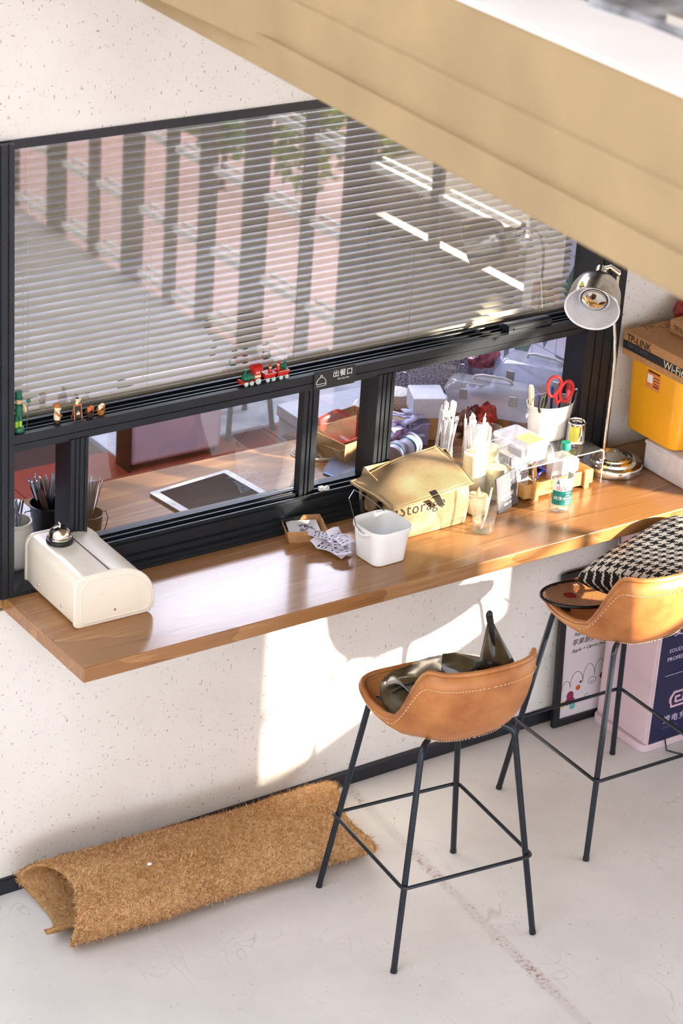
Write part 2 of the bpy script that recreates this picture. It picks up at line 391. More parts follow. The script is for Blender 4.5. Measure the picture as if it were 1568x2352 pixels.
# ================================================================== the setting
b = MB(); b.box(-6, 2.95, -9.5, 0.02, -0.12, 0)
struct(b.build('floor', M_FLOOR, ang=0))
b = MB()
b.box(-6, 2.95, 0, .12, 2.322, 4.7); b.box(-6, 2.95, 0, .12, 0, .955); b.box(-6, -.06, 0, .12, .955, 2.322); b.box(2.19, 2.95, 0, .12, .955, 2.322); b.box(2.95, 4.6, 0, .12, -.1, 4.7)
struct(b.build('wall_back', M_PLASTER, ang=0))
b = MB(); b.box(-6, -5, -9.5, .12, 4.7, 4.8); b.box(-1.4, 2.95, -9.5, .12, 4.7, 4.8); b.box(-5, -1.4, -.8, .12, 4.7, 4.8); b.box(-5, -1.4, -9.5, -4.4, 4.7, 4.8)
struct(b.build('ceiling', mat('ceiling_paint', 'e4dccf', .9), ang=0))
b = MB(); b.prism([(0, 0), (-.013, 0), (-.013, .047), (-.010, .052), (0, .052)], 'X', -6, 2.95)
struct(b.build('baseboard_back', M_BASEB, ang=0))
# right wall: solid by the counter, glazed further along, low panel under two bays
M_POST = mat('taupe_post', '57504a', .6, 0, .05, 8)
b = MB(); b.box(2.95, 3.1, -1.27, .12, 0, 4.7); b.box(2.95, 3.1, -4.0, -1.27, 2.12, 4.7); b.box(2.95, 3.1, -9.5, -4.0, 2.12, 3.4); b.box(2.95, 3.1, -9.5, -4.0, 4.0, 4.7)
wr = struct(b.build('wall_right', M_PLASTER, ang=0))
gw = bpy.data.objects.new('window_2', None); COL.objects.link(gw); struct(gw); gw.location = (2.95, -3.4, 0)
posts = [(-1.90, -1.84), (-2.514, -2.313), (-2.82, -2.737), (-3.29, -3.106), (-3.667, -3.537), (-3.97, -3.88), (-4.38, -4.2), (-4.72, -4.63), (-5.16, -4.98), (-5.6, -5.5), (-6.1, -5.9), (-6.7, -6.5), (-7.3, -7.1), (-7.9, -7.7), (-8.5, -8.3), (-9.1, -8.9)]
prev = -1.27
q = MB(); q.box(.035, .085, -2.32 + 3.4, -1.27 + 3.4, 0, .95); q.build('low_panel', M_POST, gw, 0)
M_BAR = mat('white_bar', 'f4f4f2', .5)
for p0, p1 in posts:
    q = MB(); q.box(.0, .022, p0 + 3.4, p1 + 3.4, 0 if p0 < -2 else .95, 2.12); q.build('post', M_POST, gw, 0)
    for zz in (.06, .392, .787, 1.172, 1.56, 1.95):
        if p1 > -2.4 and zz < .95: continue
        q = MB(); q.box(-.006, .014, p1 + 3.4, prev + 3.4, zz - .016, zz + .016); q.box(.045, .06, p1 + 3.4, prev + 3.4, zz + .012, zz + .028); q.build('mullion', M_BAR, gw, 0)
    q = MB(); z0 = .95 if p1 > -2.4 else 0
    q.add([(.038, p1 + 3.4, z0), (.038, prev + 3.4, z0), (.038, prev + 3.4, 2.12), (.038, p1 + 3.4, 2.12)], [(0, 1, 2, 3)]); q.build('pane', clear('outer_glass', (.97, .985, .98), refl=1.0), gw, 0)
    prev = p0
# outdoors beyond the glazing (seen mirrored in the pane)
b = MB(); b.box(2.95, 30, -30, 12, -.2, -.02); struct(b.build('ground', M_PAVE, ang=0))
b = MB(); b.box(5.6, 5.92, -16, -5.64, -.02, 3.5); b.box(5.54, 5.98, -16, -5.62, 3.5, 3.58)  # wall added outdoors to keep direct sun out of most bays
tag(b.build('sun_block_wall', mat('pink_render', 'ecc8c0', .9, 0, .06, 6), ang=0), 'pink rendered wall added across the paving to block the sun from most bays', 'wall')
t = thing('reflection_blocker', 'taupe box added outside the glazing to darken the right of the window reflection', 'planter', (3.75, -2.05, -.02))  # added box, hides sunlit ground from the reflection at the right
q = MB(); q.box(-.45, .45, -.85, .85, 0, .98); q.build('box', mat('taupe_render', '8d8072', .8), t, 0, bevel=.01)
q = MB(); q.box(-.41, .41, -.81, .81, .98, 1.0); q.build('soil', mat('soil', '4a3b2c', .9, 0, .3, 20), t, 0)
def shrub(x, y, h, w, lab, col, seed):
    rn = random.Random(seed)
    t = thing('garden_shrub', lab, 'shrub', (x, y, -.02), rn.random() * 6)
    q = MB(); q.tube([(0, 0, 0), (.02, .01, h * .3), (0, .02, h * .6)], [.022, .018, .008], 6); q.build('stem', M_DARKWOOD, t)
    q = MB()
    for i in range(420):
        d = Vector((rn.gauss(0, 1), rn.gauss(0, 1), rn.gauss(0, 1))).normalized() * (rn.random() ** .4)
        c = Vector((d.x * w, d.y * w, h * .6 + d.z * h * .42)); a = Vector((rn.gauss(0, 1), rn.gauss(0, 1), rn.gauss(0, 1))).normalized(); e = a.orthogonal() * .022; a = a * .05
        q.add([c - a, c + e, c + a, c - e], [(0, 1, 2, 3)])
    o = q.build('foliage', mat('leaf_' + col, col, .6, 0, .25, 9), t, 0); o['kind'] = 'stuff'
shrub(4.3, -4.75, .85, .26, 'rounded light green shrub outside, mirrored top centre of the window', '8fae5a', 1)
shrub(4.15, -5.35, .9, .26, 'taller mid green shrub outside, mirrored towards the window left', '6f944c', 2)
shrub(4.6, -4.35, .6, .2, 'small yellow green shrub outside, mirrored beside the wide post', 'a3b565', 3)

# kitchen behind the window
M_KT = mat('red_floor_tile', '7c3326', .45, 0, .08, 4)
b = MB(); b.box(-3, 4.5, .12, 4.6, -.14, -.012); kf = struct(b.build('floor_kitchen', mat('grout', '3a2420', .8), ang=0))
for i in range(9):
    for j in range(9):
        x0 = -2.2 + i * .6 - .08; y0 = .16 + j * .5 - .04
        if x0 + .6 > 1.83 and y0 > 2.5: continue
        q = MB(); q.box(x0 + .002, x0 + .598, y0 + .002, y0 + .498, -.02, 0); q.build('tile', M_KT, kf, 0)
b = MB(); b.box(1.83, 4.5, 2.53, 4.6, -.012, .012); struct(b.build('floor_pale', M_PALE, ang=0))
M_KW = mat('kitchen_paint', '9c9288', .8, 0, .03, 3)
b = MB(); b.box(-3, 4.5, 4.6, 4.7, 0, 2.9); struct(b.build('wall_kitchen_far', M_KW, ang=0))
b = MB(); b.box(-3.1, -3, .12, 4.7, 0, 2.9); struct(b.build('wall_kitchen_left', M_KW, ang=0))
b = MB(); b.box(4.5, 4.6, .12, 4.7, 0, 2.9); struct(b.build('wall_kitchen_right', M_KW, ang=0))
b = MB(); b.box(-3.1, 4.6, .12, 4.7, 2.9, 3.0); struct(b.build('ceiling_kitchen', M_KW, ang=0))
# tiled return wall at the right end of the kitchen worktop
b = MB(); b.box(2.412, 2.5, .12, .80, 0, 2.9); tw = struct(b.build('wall_tiled', mat('grey_grout', '6f7480', .8), ang=0))
M_TW = mat('white_tile', 'd9d8e6', .25, 0, .03, 20, coat=.3); M_TG = mat('green_tile', '5f7f74', .25, 0, .15, 25, coat=.3)
TS = .125
for i in range(5):
    for j in range(9):
        y0 = .14 + i * TS; z0 = 1.0 + j * TS - .012; g = .0014
        rn = (i * 7 + j * 3) % 4
        a, bq, c, d = (y0 + g, z0 + g), (y0 + TS - g, z0 + g), (y0 + TS - g, z0 + TS - g), (y0 + g, z0 + TS - g)
        mid = (y0 + TS * .5, z0 + g) if rn % 2 == 0 else (y0 + TS * .5, z0 + TS - g)
        if rn % 2 == 0: tri = [(d, c, mid)]; oth = [(a, mid, d), (mid, bq, c)]
        else: tri = [(a, bq, mid)]; oth = [(a, mid, d), (bq, c, mid)]
        q = MB(); sh = (2.404, 2.413)
        def prismx(t):
            q.add([(2.404, *p) for p in t] + [(2.413, *p) for p in t], [(0, 1, 2), (5, 4, 3), (0, 3, 4, 1), (1, 4, 5, 2), (2, 5, 3, 0)])
        q.m = 0
        for t in oth: prismx(t)
        q.m = 1 if (i + j) % 3 else 0
        for t in tri: prismx(t)
        q.build('tile', [M_TW, M_TG], tw, 0)
def fill_panel(x, y, w, d, energy, lab):  # unseen ceiling panels, added as cool fill light for the kitchen
    t = thing('kitchen_fill', lab, 'fill light', (x, y, 2.86))
    q = MB(); q.box(-w / 2 - .02, w / 2 + .02, -d / 2 - .02, d / 2 + .02, 0, .035); q.build('housing', M_WHITEMETAL, t, 0)
    ld = bpy.data.lights.new('fill_lamp', 'AREA'); ld.shape = 'RECTANGLE'; ld.size = w; ld.size_y = d; ld.energy = energy; ld.color = (.80, .82, 1.0)
    lo = bpy.data.objects.new('fill_lamp', ld); COL.objects.link(lo); lo.parent = t; lo.location = (0, 0, -.006)
fill_panel(.55, 2.3, 1.6, .5, 42, 'unseen cool white fill panel added over the kitchen left of the lilac cabinet')
fill_panel(2.6, 2.6, 1.2, .5, 45, 'unseen cool white fill panel added over the kitchen right of the lilac cabinet')

fill_panel(1.85, 1.25, 1.0, .4, 20, 'unseen cool white fill panel added over the kitchen worktop')
# ------------------------------------------------------------------ counter
b = MB(); b.prism([(-.002, -.474), (2.93, -.474), (2.93, -.002), (2.186, -.002), (2.186, .13), (2.40, .13), (2.40, .52), (-.05, .52), (-.05, .002), (-.002, .002)], 'Z', ZC - .045, ZC)
tag(b.build('worktop', M_COUNTER, bevel=.003), 'long thick wooden worktop running through the serving window', 'counter')
b = MB(); b.box(1.45, 2.40, .53, .80, 0, .96); b.box(1.44, 2.40, .525, .80, .96, 1.0)
tag(b.build('kitchen_cabinet', mat('pale_laminate', 'b9bccb', .5), bevel=.003), 'pale low cabinet behind the worktop in the kitchen', 'cabinet')

# ------------------------------------------------------------------ serving window
W = bpy.data.objects.new('window_1', None); COL.objects.link(W); struct(W); W.location = (1.05, 0, ZC); wo = Vector((1.05, 0, ZC))
def wmb(): q = MB(); q.xf = Matrix.Translation(-wo); return q
def post(x0, x1, z0, z1, y0=-.02, y1=.07):
    g = .0025; w = (x1 - x0)
    poly = [(x0, y1), (x0, y0)]
    for k in (.25, .5, .78):
        c = x0 + w * k; poly += [(c - g, y0), (c - g, y0 + .004), (c + g, y0 + .004), (c + g, y0)]
    poly += [(x1, y0), (x1, y1)]
    return wmb().prism(poly, 'Z', z0, z1)
post(-.06, .0215, ZC, 2.322, -.03).build('frame_post', M_FRAME, W, 0)
post(.202, .257, ZC, 1.45).build('frame_post', M_FRAME, W, 0)
post(1.247, 1.308, ZC, 1.45).build('frame_post', M_FRAME, W, 0)
post(2.052, 2.19, ZC, 2.322, -.03).build('frame_post', M_FRAME, W, 0)
q = wmb(); q.box(-.06, 2.19, -.006, .07, 2.300, 2.324); q.build('top_rail', M_FRAME, W, 0)
# middle rail: stepped front, track ridges on top
poly = [(.07, 1.444), (-.012, 1.444), (-.012, 1.452), (-.018, 1.452), (-.018, 1.456), (-.022, 1.456), (-.022, 1.470), (-.019, 1.471), (-.019, 1.473), (-.022, 1.474), (-.022, 1.4985),
        (-.004, 1.4985), (-.004, 1.490), (.006, 1.490), (.006, 1.4985), (.012, 1.4985), (.012, 1.488), (.030, 1.488), (.030, 1.497), (.036, 1.497), (.036, 1.488), (.056, 1.488), (.056, 1.499), (.07, 1.499)]
q = wmb(); q.prism(poly, 'X', .0215, 2.052); q.build('middle_rail', M_FRAME, W, 0)
poly = [(.08, ZC), (-.05, ZC), (-.05, ZC + .012), (-.046, ZC + .013), (-.046, ZC + .022), (-.030, ZC + .024), (-.030, ZC + .040), (-.018, ZC + .042), (-.018, 1.078), (-.014, 1.082), (-.006, 1.082), (-.006, 1.094), (.0, 1.094), (.0, 1.080), (.022, 1.080), (.022, 1.094), (.028, 1.094), (.028, 1.080), (.05, 1.080), (.05, 1.092), (.08, 1.092)]
q = wmb(); q.prism(poly, 'X', .257, 1.247); q.build('sill_rail', M_FRAME, W, 0)
q = wmb(); q.prism([(.08, ZC), (-.03, ZC), (-.03, ZC + .012), (.0, ZC + .018), (.08, ZC + .018)], 'X', 1.308, 2.052); q.build('sill_rail', M_FRAME, W, 0)
q = wmb(); q.prism([(.08, ZC), (-.03, ZC), (-.03, ZC + .012), (.0, ZC + .018), (.08, ZC + .018)], 'X', .0215, .202); q.build('sill_rail', M_FRAME, W, 0)
# parked sash stile and small latch
q = wmb(); q.prism([(1.003, .014), (1.003, .044), (1.012, .044), (1.012, .052), (1.056, .052), (1.056, .014), (1.036, .014), (1.036, .018), (1.030, .018), (1.030, .014), (1.022, .014), (1.022, .018), (1.016, .018), (1.016, .014)], 'Z', 1.084, 1.45); q.build('sash_stile', M_FRAME, W, 0)
q = wmb(); q.box(1.072, 1.088, .002, .014, 1.094, 1.106); q.at(Vector((1.095, .004, 1.10)) - wo, (PI / 2, 0, 0)).lathe([(0, .006), (.009, .006), (.009, 0), (0, 0)], 14); q.build('latch', M_WHITE, W)
# panes
def pane(x0, x1, z0, z1, y, m=None):
    q = wmb(); q.add([(x0, y, z0), (x1, y, z0), (x1, y, z1), (x0, y, z1)], [(0, 1, 2, 3)]); q.build('pane', m or M_GLASS, W, 0)
pane(.0215, 2.052, 1.49, 2.302, .046, M_GLASS2)
pane(.257, 1.003, 1.085, 1.45, .030)
pane(1.056, 1.247, 1.085, 1.45, .030)
# slim black closer rail above the right opening
cl = thing('window_stay', 'black stepped metal block on the right end of the middle window rail', 'window fitting', (1.80, .012, 1.499))
q = MB(); q.prism([(-.025, 0), (.025, 0), (.025, .012), (.012, .016), (.012, .020), (-.012, .024), (-.025, .02)], 'X', -.06, .11); q.build('body', M_FRAME, cl, 0)
q = MB(); q.box(-.04, .09, -.028, -.024, .006, .012); q.build('ridge', M_FRAME, cl, 0)

# ------------------------------------------------------------------ venetian blind
BL = thing('venetian_blind', 'cream venetian blind hanging closed behind the large upper pane', 'blind', (1.037, .094, 1.49)); bo = Vector((1.037, .094, 1.49))
q = MB(); q.xf = Matrix.Translation(-bo); q.box(.026, 2.048, .078, .11, 2.27, 2.30); q.build('head_rail', M_SLAT, BL, 0)
PITCH = .0224; sl = None
for i in range(34):
    z = 1.512 + i * PITCH
    if sl is None:
        q = MB()
        prof = [(-.0125, -.001), (-.006, .0012), (0, .002), (.006, .0012), (.0125, -.001)]
        for k in range(4):
            (a0, h0), (a1, h1) = prof[k], prof[k + 1]
            q.add([(-1.011, a0, h0), (1.011, a0, h0), (1.011, a1, h1), (-1.011, a1, h1)], [(0, 1, 2, 3)])
        sl = q.build('slat', M_SLAT, BL, 60); o = sl
    else: o = sl.copy(); COL.objects.link(o)
    o.location = (0, 0, z - bo.z); o.rotation_euler = (math.radians(17), 0, 0)
q = MB(); q.xf = Matrix.Translation(-bo); q.box(.03, 2.044, .084, .104, 1.492, 1.503); q.build('bottom_rail', M_SLAT, BL, 0)
for cx in (.118, .50, 1.0, 1.42, 1.93):
    q = MB()
    for s in (-.013, .013): q.tube([(cx - bo.x, s, .01), (cx - bo.x + .002, s, .4), (cx - bo.x, s, .79)], .0008, 5)
    q.build('ladder_cord', M_SLAT, BL)

# ------------------------------------------------------------------ foreground beam: moulded parapet of the upper floor
D = ray(-2340, -1460); D.normalize()
yb = -2.9
sec = [on(1568, 690, 0, -.375), on(1568, 587, 0, -.385), on(1568, 580, 0, -.372), on(1568, 440, 0, -.382), on(1568, 425, 0, -.370), on(1568, 214, 0, -.378)]
def toy(p, y): return p + D * ((y - p.y) / D.y)
sec = [toy(p, yb) for p in sec]
top = toy(Z(1568, 95, 3.27), yb); 
body = sec + [Vector((top.x + .03, yb, sec[-1].z)), Vector((top.x + .03, yb, 2.96)), Vector((-.30, yb, 2.93))]
b = MB(); n_ = len(body)
vs = [toy(p, -4.6) for p in body] + [toy(p, -.02) for p in body]
b.add(vs, [(i, (i + 1) % n_, n_ + (i + 1) % n_, n_ + i) for i in range(n_)] + [tuple(range(n_)), tuple(range(n_, 2 * n_))[::-1]])
bm_ = b.build('beam', M_BEAM, ang=0, bevel=.006, seg=2); bm_.name = 'trim_1'; struct(bm_)
capp = [sec[-1] + Vector((-.008, 0, -.002)), sec[-1] + Vector((-.010, 0, .006)), Vector((top.x + .03, yb, sec[-1].z + .006)), Vector((top.x + .03, yb, sec[-1].z - .002))]
b = MB(); vs = [toy(p, -4.6) for p in capp] + [toy(p, -.02) for p in capp]
b.add(vs, [(i, (i + 1) % 4, 4 + (i + 1) % 4, 4 + i) for i in range(4)] + [(0, 1, 2, 3), (7, 6, 5, 4)])
c_ = b.build('trim_2', M_CAP, ang=0); struct(c_)
b = MB(); b.box(-.20, 2.95, -9.5, -.0, 2.965, 3.06); struct(b.build('floor_upper', M_BEAM, ang=0))
# dark case standing on the cap, out of focus at the upper right
pz = sec[-1].z + .006
k0 = toy(Z(1300, -4, pz), -2.4); t = thing('dark_case', 'blurred dark case with a grey top standing beyond the white parapet ledge', 'case', (top.x + .05, -2.62, pz - .15))
q = MB(); q.box(-.012, .3, -.8, .72, 0, .13); q.build('body', mat('dark_case_paint', '3a352c', .6), t, bevel=.01)
q = MB(); q.box(.03, .28, -.35, .25, .13, .15); q.build('lid_panel', mat('grey_speckle', '8f9097', .7, 0, .4, 18), t, bevel=.008)
q = MB(); q.box(.035, .05, -.06, .06, .15, .165); q.build('clasp', M_CHROME, t)
b = MB(); b.box(-6.15, -6, -9.5, .12, 0, 4.7); struct(b.build('wall_left', M_PLASTER, ang=0))
b = MB(); b.box(-6.15, 3.1, -9.65, -9.5, 2.2, 4.7); struct(b.build('wall_front', M_PLASTER, ang=0))
b = MB(); b.box(-6, -.21, -.55, 0, 3.15, 3.3); struct(b.build('shade_ledge', M_PLASTER, ang=0))  # unseen ledge added to shade the upper wall from the ceiling opening

# ================================================================== stools
def stool_rim(a):
    """a: angle, 0 = front (+y), going clockwise seen from above through +x; returns rim point"""
    s, c = math.sin(a), math.cos(a)
    # plan outline: superellipse
    w, d = .192, .205
    fr_ = .5 + .5 * c; e = 2 / (2.7 + 2.2 * fr_)
    x = w * (abs(s) ** e) * (1 if s >= 0 else -1); y = d * (abs(c) ** e) * (1 if c >= 0 else -1)
    t = abs(((a + PI) % (2 * PI)) - PI) / PI          # 0 front .. 1 back
    if t < .30: z = .716 + .004 * (t / .3)
    elif t < .47: u = (t - .30) / .17; z = .720 - .004 * math.sin(u * PI / 2)
    else:
        u = min(1, (t - .47) / .27); u = u * u * (3 - 2 * u); z = .716 + .234 * u
    if t > .55: k = min(1, (t - .55) / .25); y -= .03 * k; x *= 1 + .08 * k
    if t < .36: y += .028 * (1 - t / .36) ** .6
    return Vector((x, y, z))
def stool_shell(u, v, off=0.0):
    a = 2 * PI * u; R_ = stool_rim(a); ph = v * PI / 2
    k = math.sin(ph) ** .92; g = (1 - math.cos(ph)) ** 1.45
    z0 = .672 - off
    p = Vector((R_.x * k * (1 - off * .0), R_.y * k, z0 + (R_.z - z0) * g))
    return p
def make_stool(label):
    t = thing('bar_stool', label, 'stool', (0, 0, 0), 0, 'tan leather bar stools at the wooden counter')
    NU, NV = 56, 14
    q = MB()
    q.grid(lambda u, v: stool_shell(u, v), NU, NV, True)
    q.build('seat', M_LEATHER, t, 60, solid=.020)
    q = MB(); q.tube([stool_rim(2 * PI * i / 72) + Vector((0, 0, .004)) for i in range(72)], .0085, 7, True); q.build('piping', M_LEATHER, t)
    # seams: pale stitches below the rim at the back and along the shell's underside
    q = MB()
    def dash(fn, n):
        pts = [fn(i / n) for i in range(n + 1)]
        for i in range(0, n, 2): q.tube([pts[i], pts[i + 1]], .0011, 4)
    def outw(p, d): v = Vector((p.x, p.y, 0)); return p + (v.normalized() * d if v.length > 1e-4 else v)
    dash(lambda s: outw(stool_shell(.25 + .5 * s, .93), .0125), 150)
    q.build('stitching', M_STITCH, t)['kind'] = 'stuff'
    q = MB()
    dash(lambda s: outw(stool_shell(.20 + .60 * s, .47 + .0 * s), .006) + Vector((0, 0, -.0115)), 150)
    q.build('stitching', M_STITCH, t)['kind'] = 'stuff'
    # frame: four bent legs and a footrest hoop
    lr = .0095
    for sx in (-1, 1):
        for sy in (-1, 1):
            foot = Vector((sx * .238, sy * .233, 0)); kn = Vector((sx * .152, sy * .150 + .005, .690)); inn = Vector((sx * .118, sy * .118, .690))
            d = (kn - foot).normalized(); pts = [foot, foot + (kn - foot) * .5, kn - d * .035]
            for k in range(1, 7):
                u = k / 7; A = kn - d * .035; e = (inn - kn).normalized(); B = kn + e * .035
                pts.append(A * (1 - u) ** 2 + kn * 2 * u * (1 - u) + B * u * u)
            pts += [kn + (inn - kn).normalized() * .035, inn]
            q = MB(); q.tube(pts, lr, 10); lg = q.build('leg', M_STEEL, t)
            q = MB(); q.tube([foot + d * .001, foot + d * .012], lr + .0008, 10); q.build('foot_cap', M_BLACK, lg)
    q = MB(); zf = .272; k = zf / .690; fx = .238 - (.238 - .152) * k + .0135; fy = .233 - (.233 - .150) * k + .0135
    q.tube([(x, y, zf) for x, y in rrect(2 * fx, 2 * fy, .016, 4)], .0058, 8, True); q.build('footrest', M_STEEL, t)
    return t
st1 = make_stool('tan leather bar stool holding a crumpled olive shopping bag')
st1.location = (1.054, -.70, 0); st1.rotation_euler = (0, 0, math.radians(-6.3))
st2 = dup(st1, (1.90, -.512, 0), (0, 0, math.radians(-1.9)), 'tan leather bar stool holding a houndstooth cushion and a racket')

# crumpled bag in stool 1
M_BAG = mat('olive_vinyl', '544a34', .28, 0, .35, 14, coat=.3); M_BAGL = mat('grey_vinyl', '9a9aa0', .3, 0, .25, 10, coat=.3); M_STRAP = mat('black_strap', '17140f', .5)
bg = thing('shopping_bag', 'crumpled olive vinyl bag with black straps lying in the nearer stool', 'bag', (1.054, -.70, .70), math.radians(-6.3))
q = MB()
def bagfn(u, v):
    a = 2 * PI * u; r = math.sin(PI * v) ** .7
    nz = mnoise.noise(Vector((math.cos(a) * 1.6 + 4, math.sin(a) * 1.6, v * 3.2)))
    x = .170 * r * math.cos(a) * (1 + .12 * nz); y = .165 * r * math.sin(a) * (1 + .12 * nz) + .03
    z = .012 + .20 * (v ** 1.5) * .48 + .030 * nz + .05 * v * math.cos(a)
    return (x, y, z)
q.grid(bagfn, 40, 22, True); q.build('body', M_BAG, bg, 28)
q = MB()
q.grid(lambda u, v: (-.14 + .16 * u, .10 - .13 * v + .02 * math.sin(5 * u), .055 + .05 * v + .018 * math.sin(9 * u + 3 * v)), 14, 10); q.build('flap', M_BAGL, bg, 25, solid=.002)
q = MB(); q.grid(lambda u, v: (.098 + .125 * (u - .5) * (1 - v * .85), -.10 + .05 * v, .17 + .115 * v + .012 * math.sin(7 * u)), 8, 8); q.build('corner_flap', M_BAG, bg, 25, solid=.003)
q = MB(); q.tube([(.10, -.065, .18), (.105, -.07, .23), (.098, -.056, .285), (.092, -.052, .315)], [.004, .005, .010, .011], 8); q.ball((.092, -.052, .318), (.011, .009, .014)); q.build('strap', M_STRAP, bg)
q = MB(); q.tube([(-.02, -.11, .17), (.03, -.12, .205), (.07, -.11, .20), (.10, -.12, .19)], .006, 7); q.ball((.05, -.11, .195), (.03, .018, .016)); q.build('strap', M_STRAP, bg)
q = MB(); q.tube([(-.14, .06, .055), (-.115, .04, .085), (-.10, .02, .10), (-.08, .02, .09)], .0035, 6); q.ball((-.04, -.02, .135), (.014, .012, .012)); q.build('strap', M_STRAP, bg)
q = MB(); q.grid(lambda u, v: (-.10 + .05 * u, -.05 + .10 * v - .02 * u, .03 + .04 * u + .02 * math.sin(3 * v)), 6, 6); q.build('label_tab', mat('tan_tab', 'b99a68', .5), bg, 30, solid=.002)
for k, (px, py) in enumerate([(1208, 1547), (1206, 1583), (1199, 1590), (1193, 1604), (1189, 1610)]):
    p = Y(px, py, -.735) - Vector((1.054, -.70, .70)); p.rotate(Euler((0, 0, math.radians(6.3))))
    q = MB(); q.ball(p, (.006, .004, .007), 8, 6); q.build('bead', M_WHITE, bg)

# cushion on stool 2
cu = thing('cushion', 'black and white houndstooth cushion slumped in the farther stool', 'cushion', (1.905, -.50, .87), 0)
N = 34
me = bpy.data.meshes.new('cover'); vs = []; fs = []; uvs = []
for side in (1, -1):
    for j in range(N + 1):
        for i in range(N + 1):
            u, v = i / N * 2 - 1, j / N * 2 - 1
            th = .115 * (max(0, (1 - u ** 4) * (1 - v ** 4))) ** .5
            pin = 1 - .06 * (1 - abs(u)) * (abs(v) > .99) 
            x = u * .235 * (1 - .07 * (1 - u * u) * 0 - .05 * (1 - v * v) * 0 + .0) ; y = v * .235
            x *= 1 - .09 * (1 - v * v) * (u * u); y *= 1 - .09 * (1 - u * u) * (v * v)
            vs.append((x, y, side * th)); 
o1 = (N + 1) ** 2
for s_, of in ((0, 0), (1, o1)):
    for j in range(N):
        for i in range(N):
            a = of + j * (N + 1) + i; f = (a, a + 1, a + N + 2, a + N + 1)
            fs.append(f if s_ == 0 else f[::-1])
me.from_pydata(vs, [], fs); uvl = me.uv_layers.new(name='uv')
for p in me.polygons:
    for li in p.loop_indices:
        k = me.loops[li].vertex_index % o1; uvl.data[li].uv = ((k % (N + 1)) / N, (k // (N + 1)) / N)
me.polygons.foreach_set('use_smooth', [True] * len(me.polygons)); me.materials.append(M_HOUND)
o = bpy.data.objects.new('cover', me); COL.objects.link(o); o.parent = cu
C0 = Y(1560, 1312, -.62); L0 = Vector((1.755, -.335, .775)); T0 = Y(1640, 1195, -.575)
e1 = (C0 - L0).normalized(); e2 = T0 - C0; e2 = (e2 - e1 * e2.dot(e1)).normalized(); e3 = e1.cross(e2)
k2 = 2 ** -.5; ax_ = (e1 + e2) * k2; ay_ = (e2 - e1) * k2
for v_ in me.vertices:
    q_ = ax_ * v_.co.x + ay_ * v_.co.y; a1, a2 = q_.dot(e1), q_.dot(e2)
    v_.co = C0 - Vector(cu.location) + e1 * a1 + e2 * a2 * (.60 if a2 > 0 else .34) + e3 * v_.co.z * 1.15
# racket under the cushion
rk = thing('racket', 'black framed racket lying under the houndstooth cushion on the stool', 'racket', tuple(Y(1342, 1364, -.395)), 0)
rk.rotation_euler = (math.radians(-3), math.radians(3), math.radians(-8))
q = MB(); q.tube([(.150 * math.cos(2 * PI * i / 48) - .0, .098 * math.sin(2 * PI * i / 48), 0) for i in range(48)], .0055, 8, True); q.build('frame', M_BLACK, rk)
q = MB()
for i in range(-14, 15):
    x = i * .0098; h = .098 * math.sqrt(max(0, 1 - (x / .15) ** 2))
    if h > .01: q.tube([(x, -h, .0008), (x, h, .0008)], .0006, 4)
for i in range(-9, 10):
    y = i * .0098; w_ = .15 * math.sqrt(max(0, 1 - (y / .098) ** 2))
    if w_ > .01: q.tube([(-w_, y, -.0008), (w_, y, -.0008)], .0006, 4)
q.build('strings', mat('pale_string', 'd9c3b0', .5), rk)
q = MB(); q.at((-.055, .0, .002)).lathe([(0, 0), (.021, 0), (.021, .001), (0, .001)], 20); q.build('emblem', mat('dull_red', '9a2b28', .7), rk)
q = MB(); q.tube([(.15, 0, 0), (.205, 0, 0)], .0045, 8); q.build('shaft', M_BLACK, rk)

# ================================================================== rolled coir mat by the wall
cm = thing('coir_mat', 'big coir mat rolled up loosely and lying against the wall', 'doormat', (.54, -.212, 0), math.radians(-1.6))
# spiral cross section (y, z), flattened roll; outer lap folds over the top and down to the floor in front
sp = []
for i in range(74):
    t = i / 73; a = -2.25 * PI * t + 1.32 * PI
    r = .62 + .38 * (1 - t)
    y = .182 * r * math.cos(a) - .014; z = .086 * r * math.sin(a) + .084
    if z < .008: z = .008
    sp.append((y, z))
lead = [(-.205 + .05 * k / 3, .006 + .012 * k / 3) for k in range(3)]
def spt(v):
    k = v * (len(sp) - 1); i = min(int(k), len(sp) - 2); f = k - i
    return sp[i][0] * (1 - f) + sp[i + 1][0] * f, sp[i][1] * (1 - f) + sp[i + 1][1] * f
def coirp(u, v):
    y, z = spt(v); x0 = -.485 - .10 * max(0, v - .42) - .03 * math.sin(v * 14); x1 = .50 + .03 * math.sin(v * 17) + .07 * max(0, v - .3)
    x = x0 + (x1 - x0) * u
    n1 = mnoise.noise(Vector((x * 4, y * 6, z * 6))) * .010 + mnoise.noise(Vector((x * 22, y * 30, z * 30 + v * 3))) * .0035
    c = Vector((0, y, z - .08)); c = c.normalized() * n1 if c.length > .01 else c
    sc = 1.10 - .16 * u + .03 * math.sin(u * 9)
    return Vector((x, y * 1.04 + c.y - .012, max(.004, z * sc + c.z)))
q = MB(); q.grid(coirp, 110, 90); q.build('mat', M_COIR, cm, 60, solid=.011)
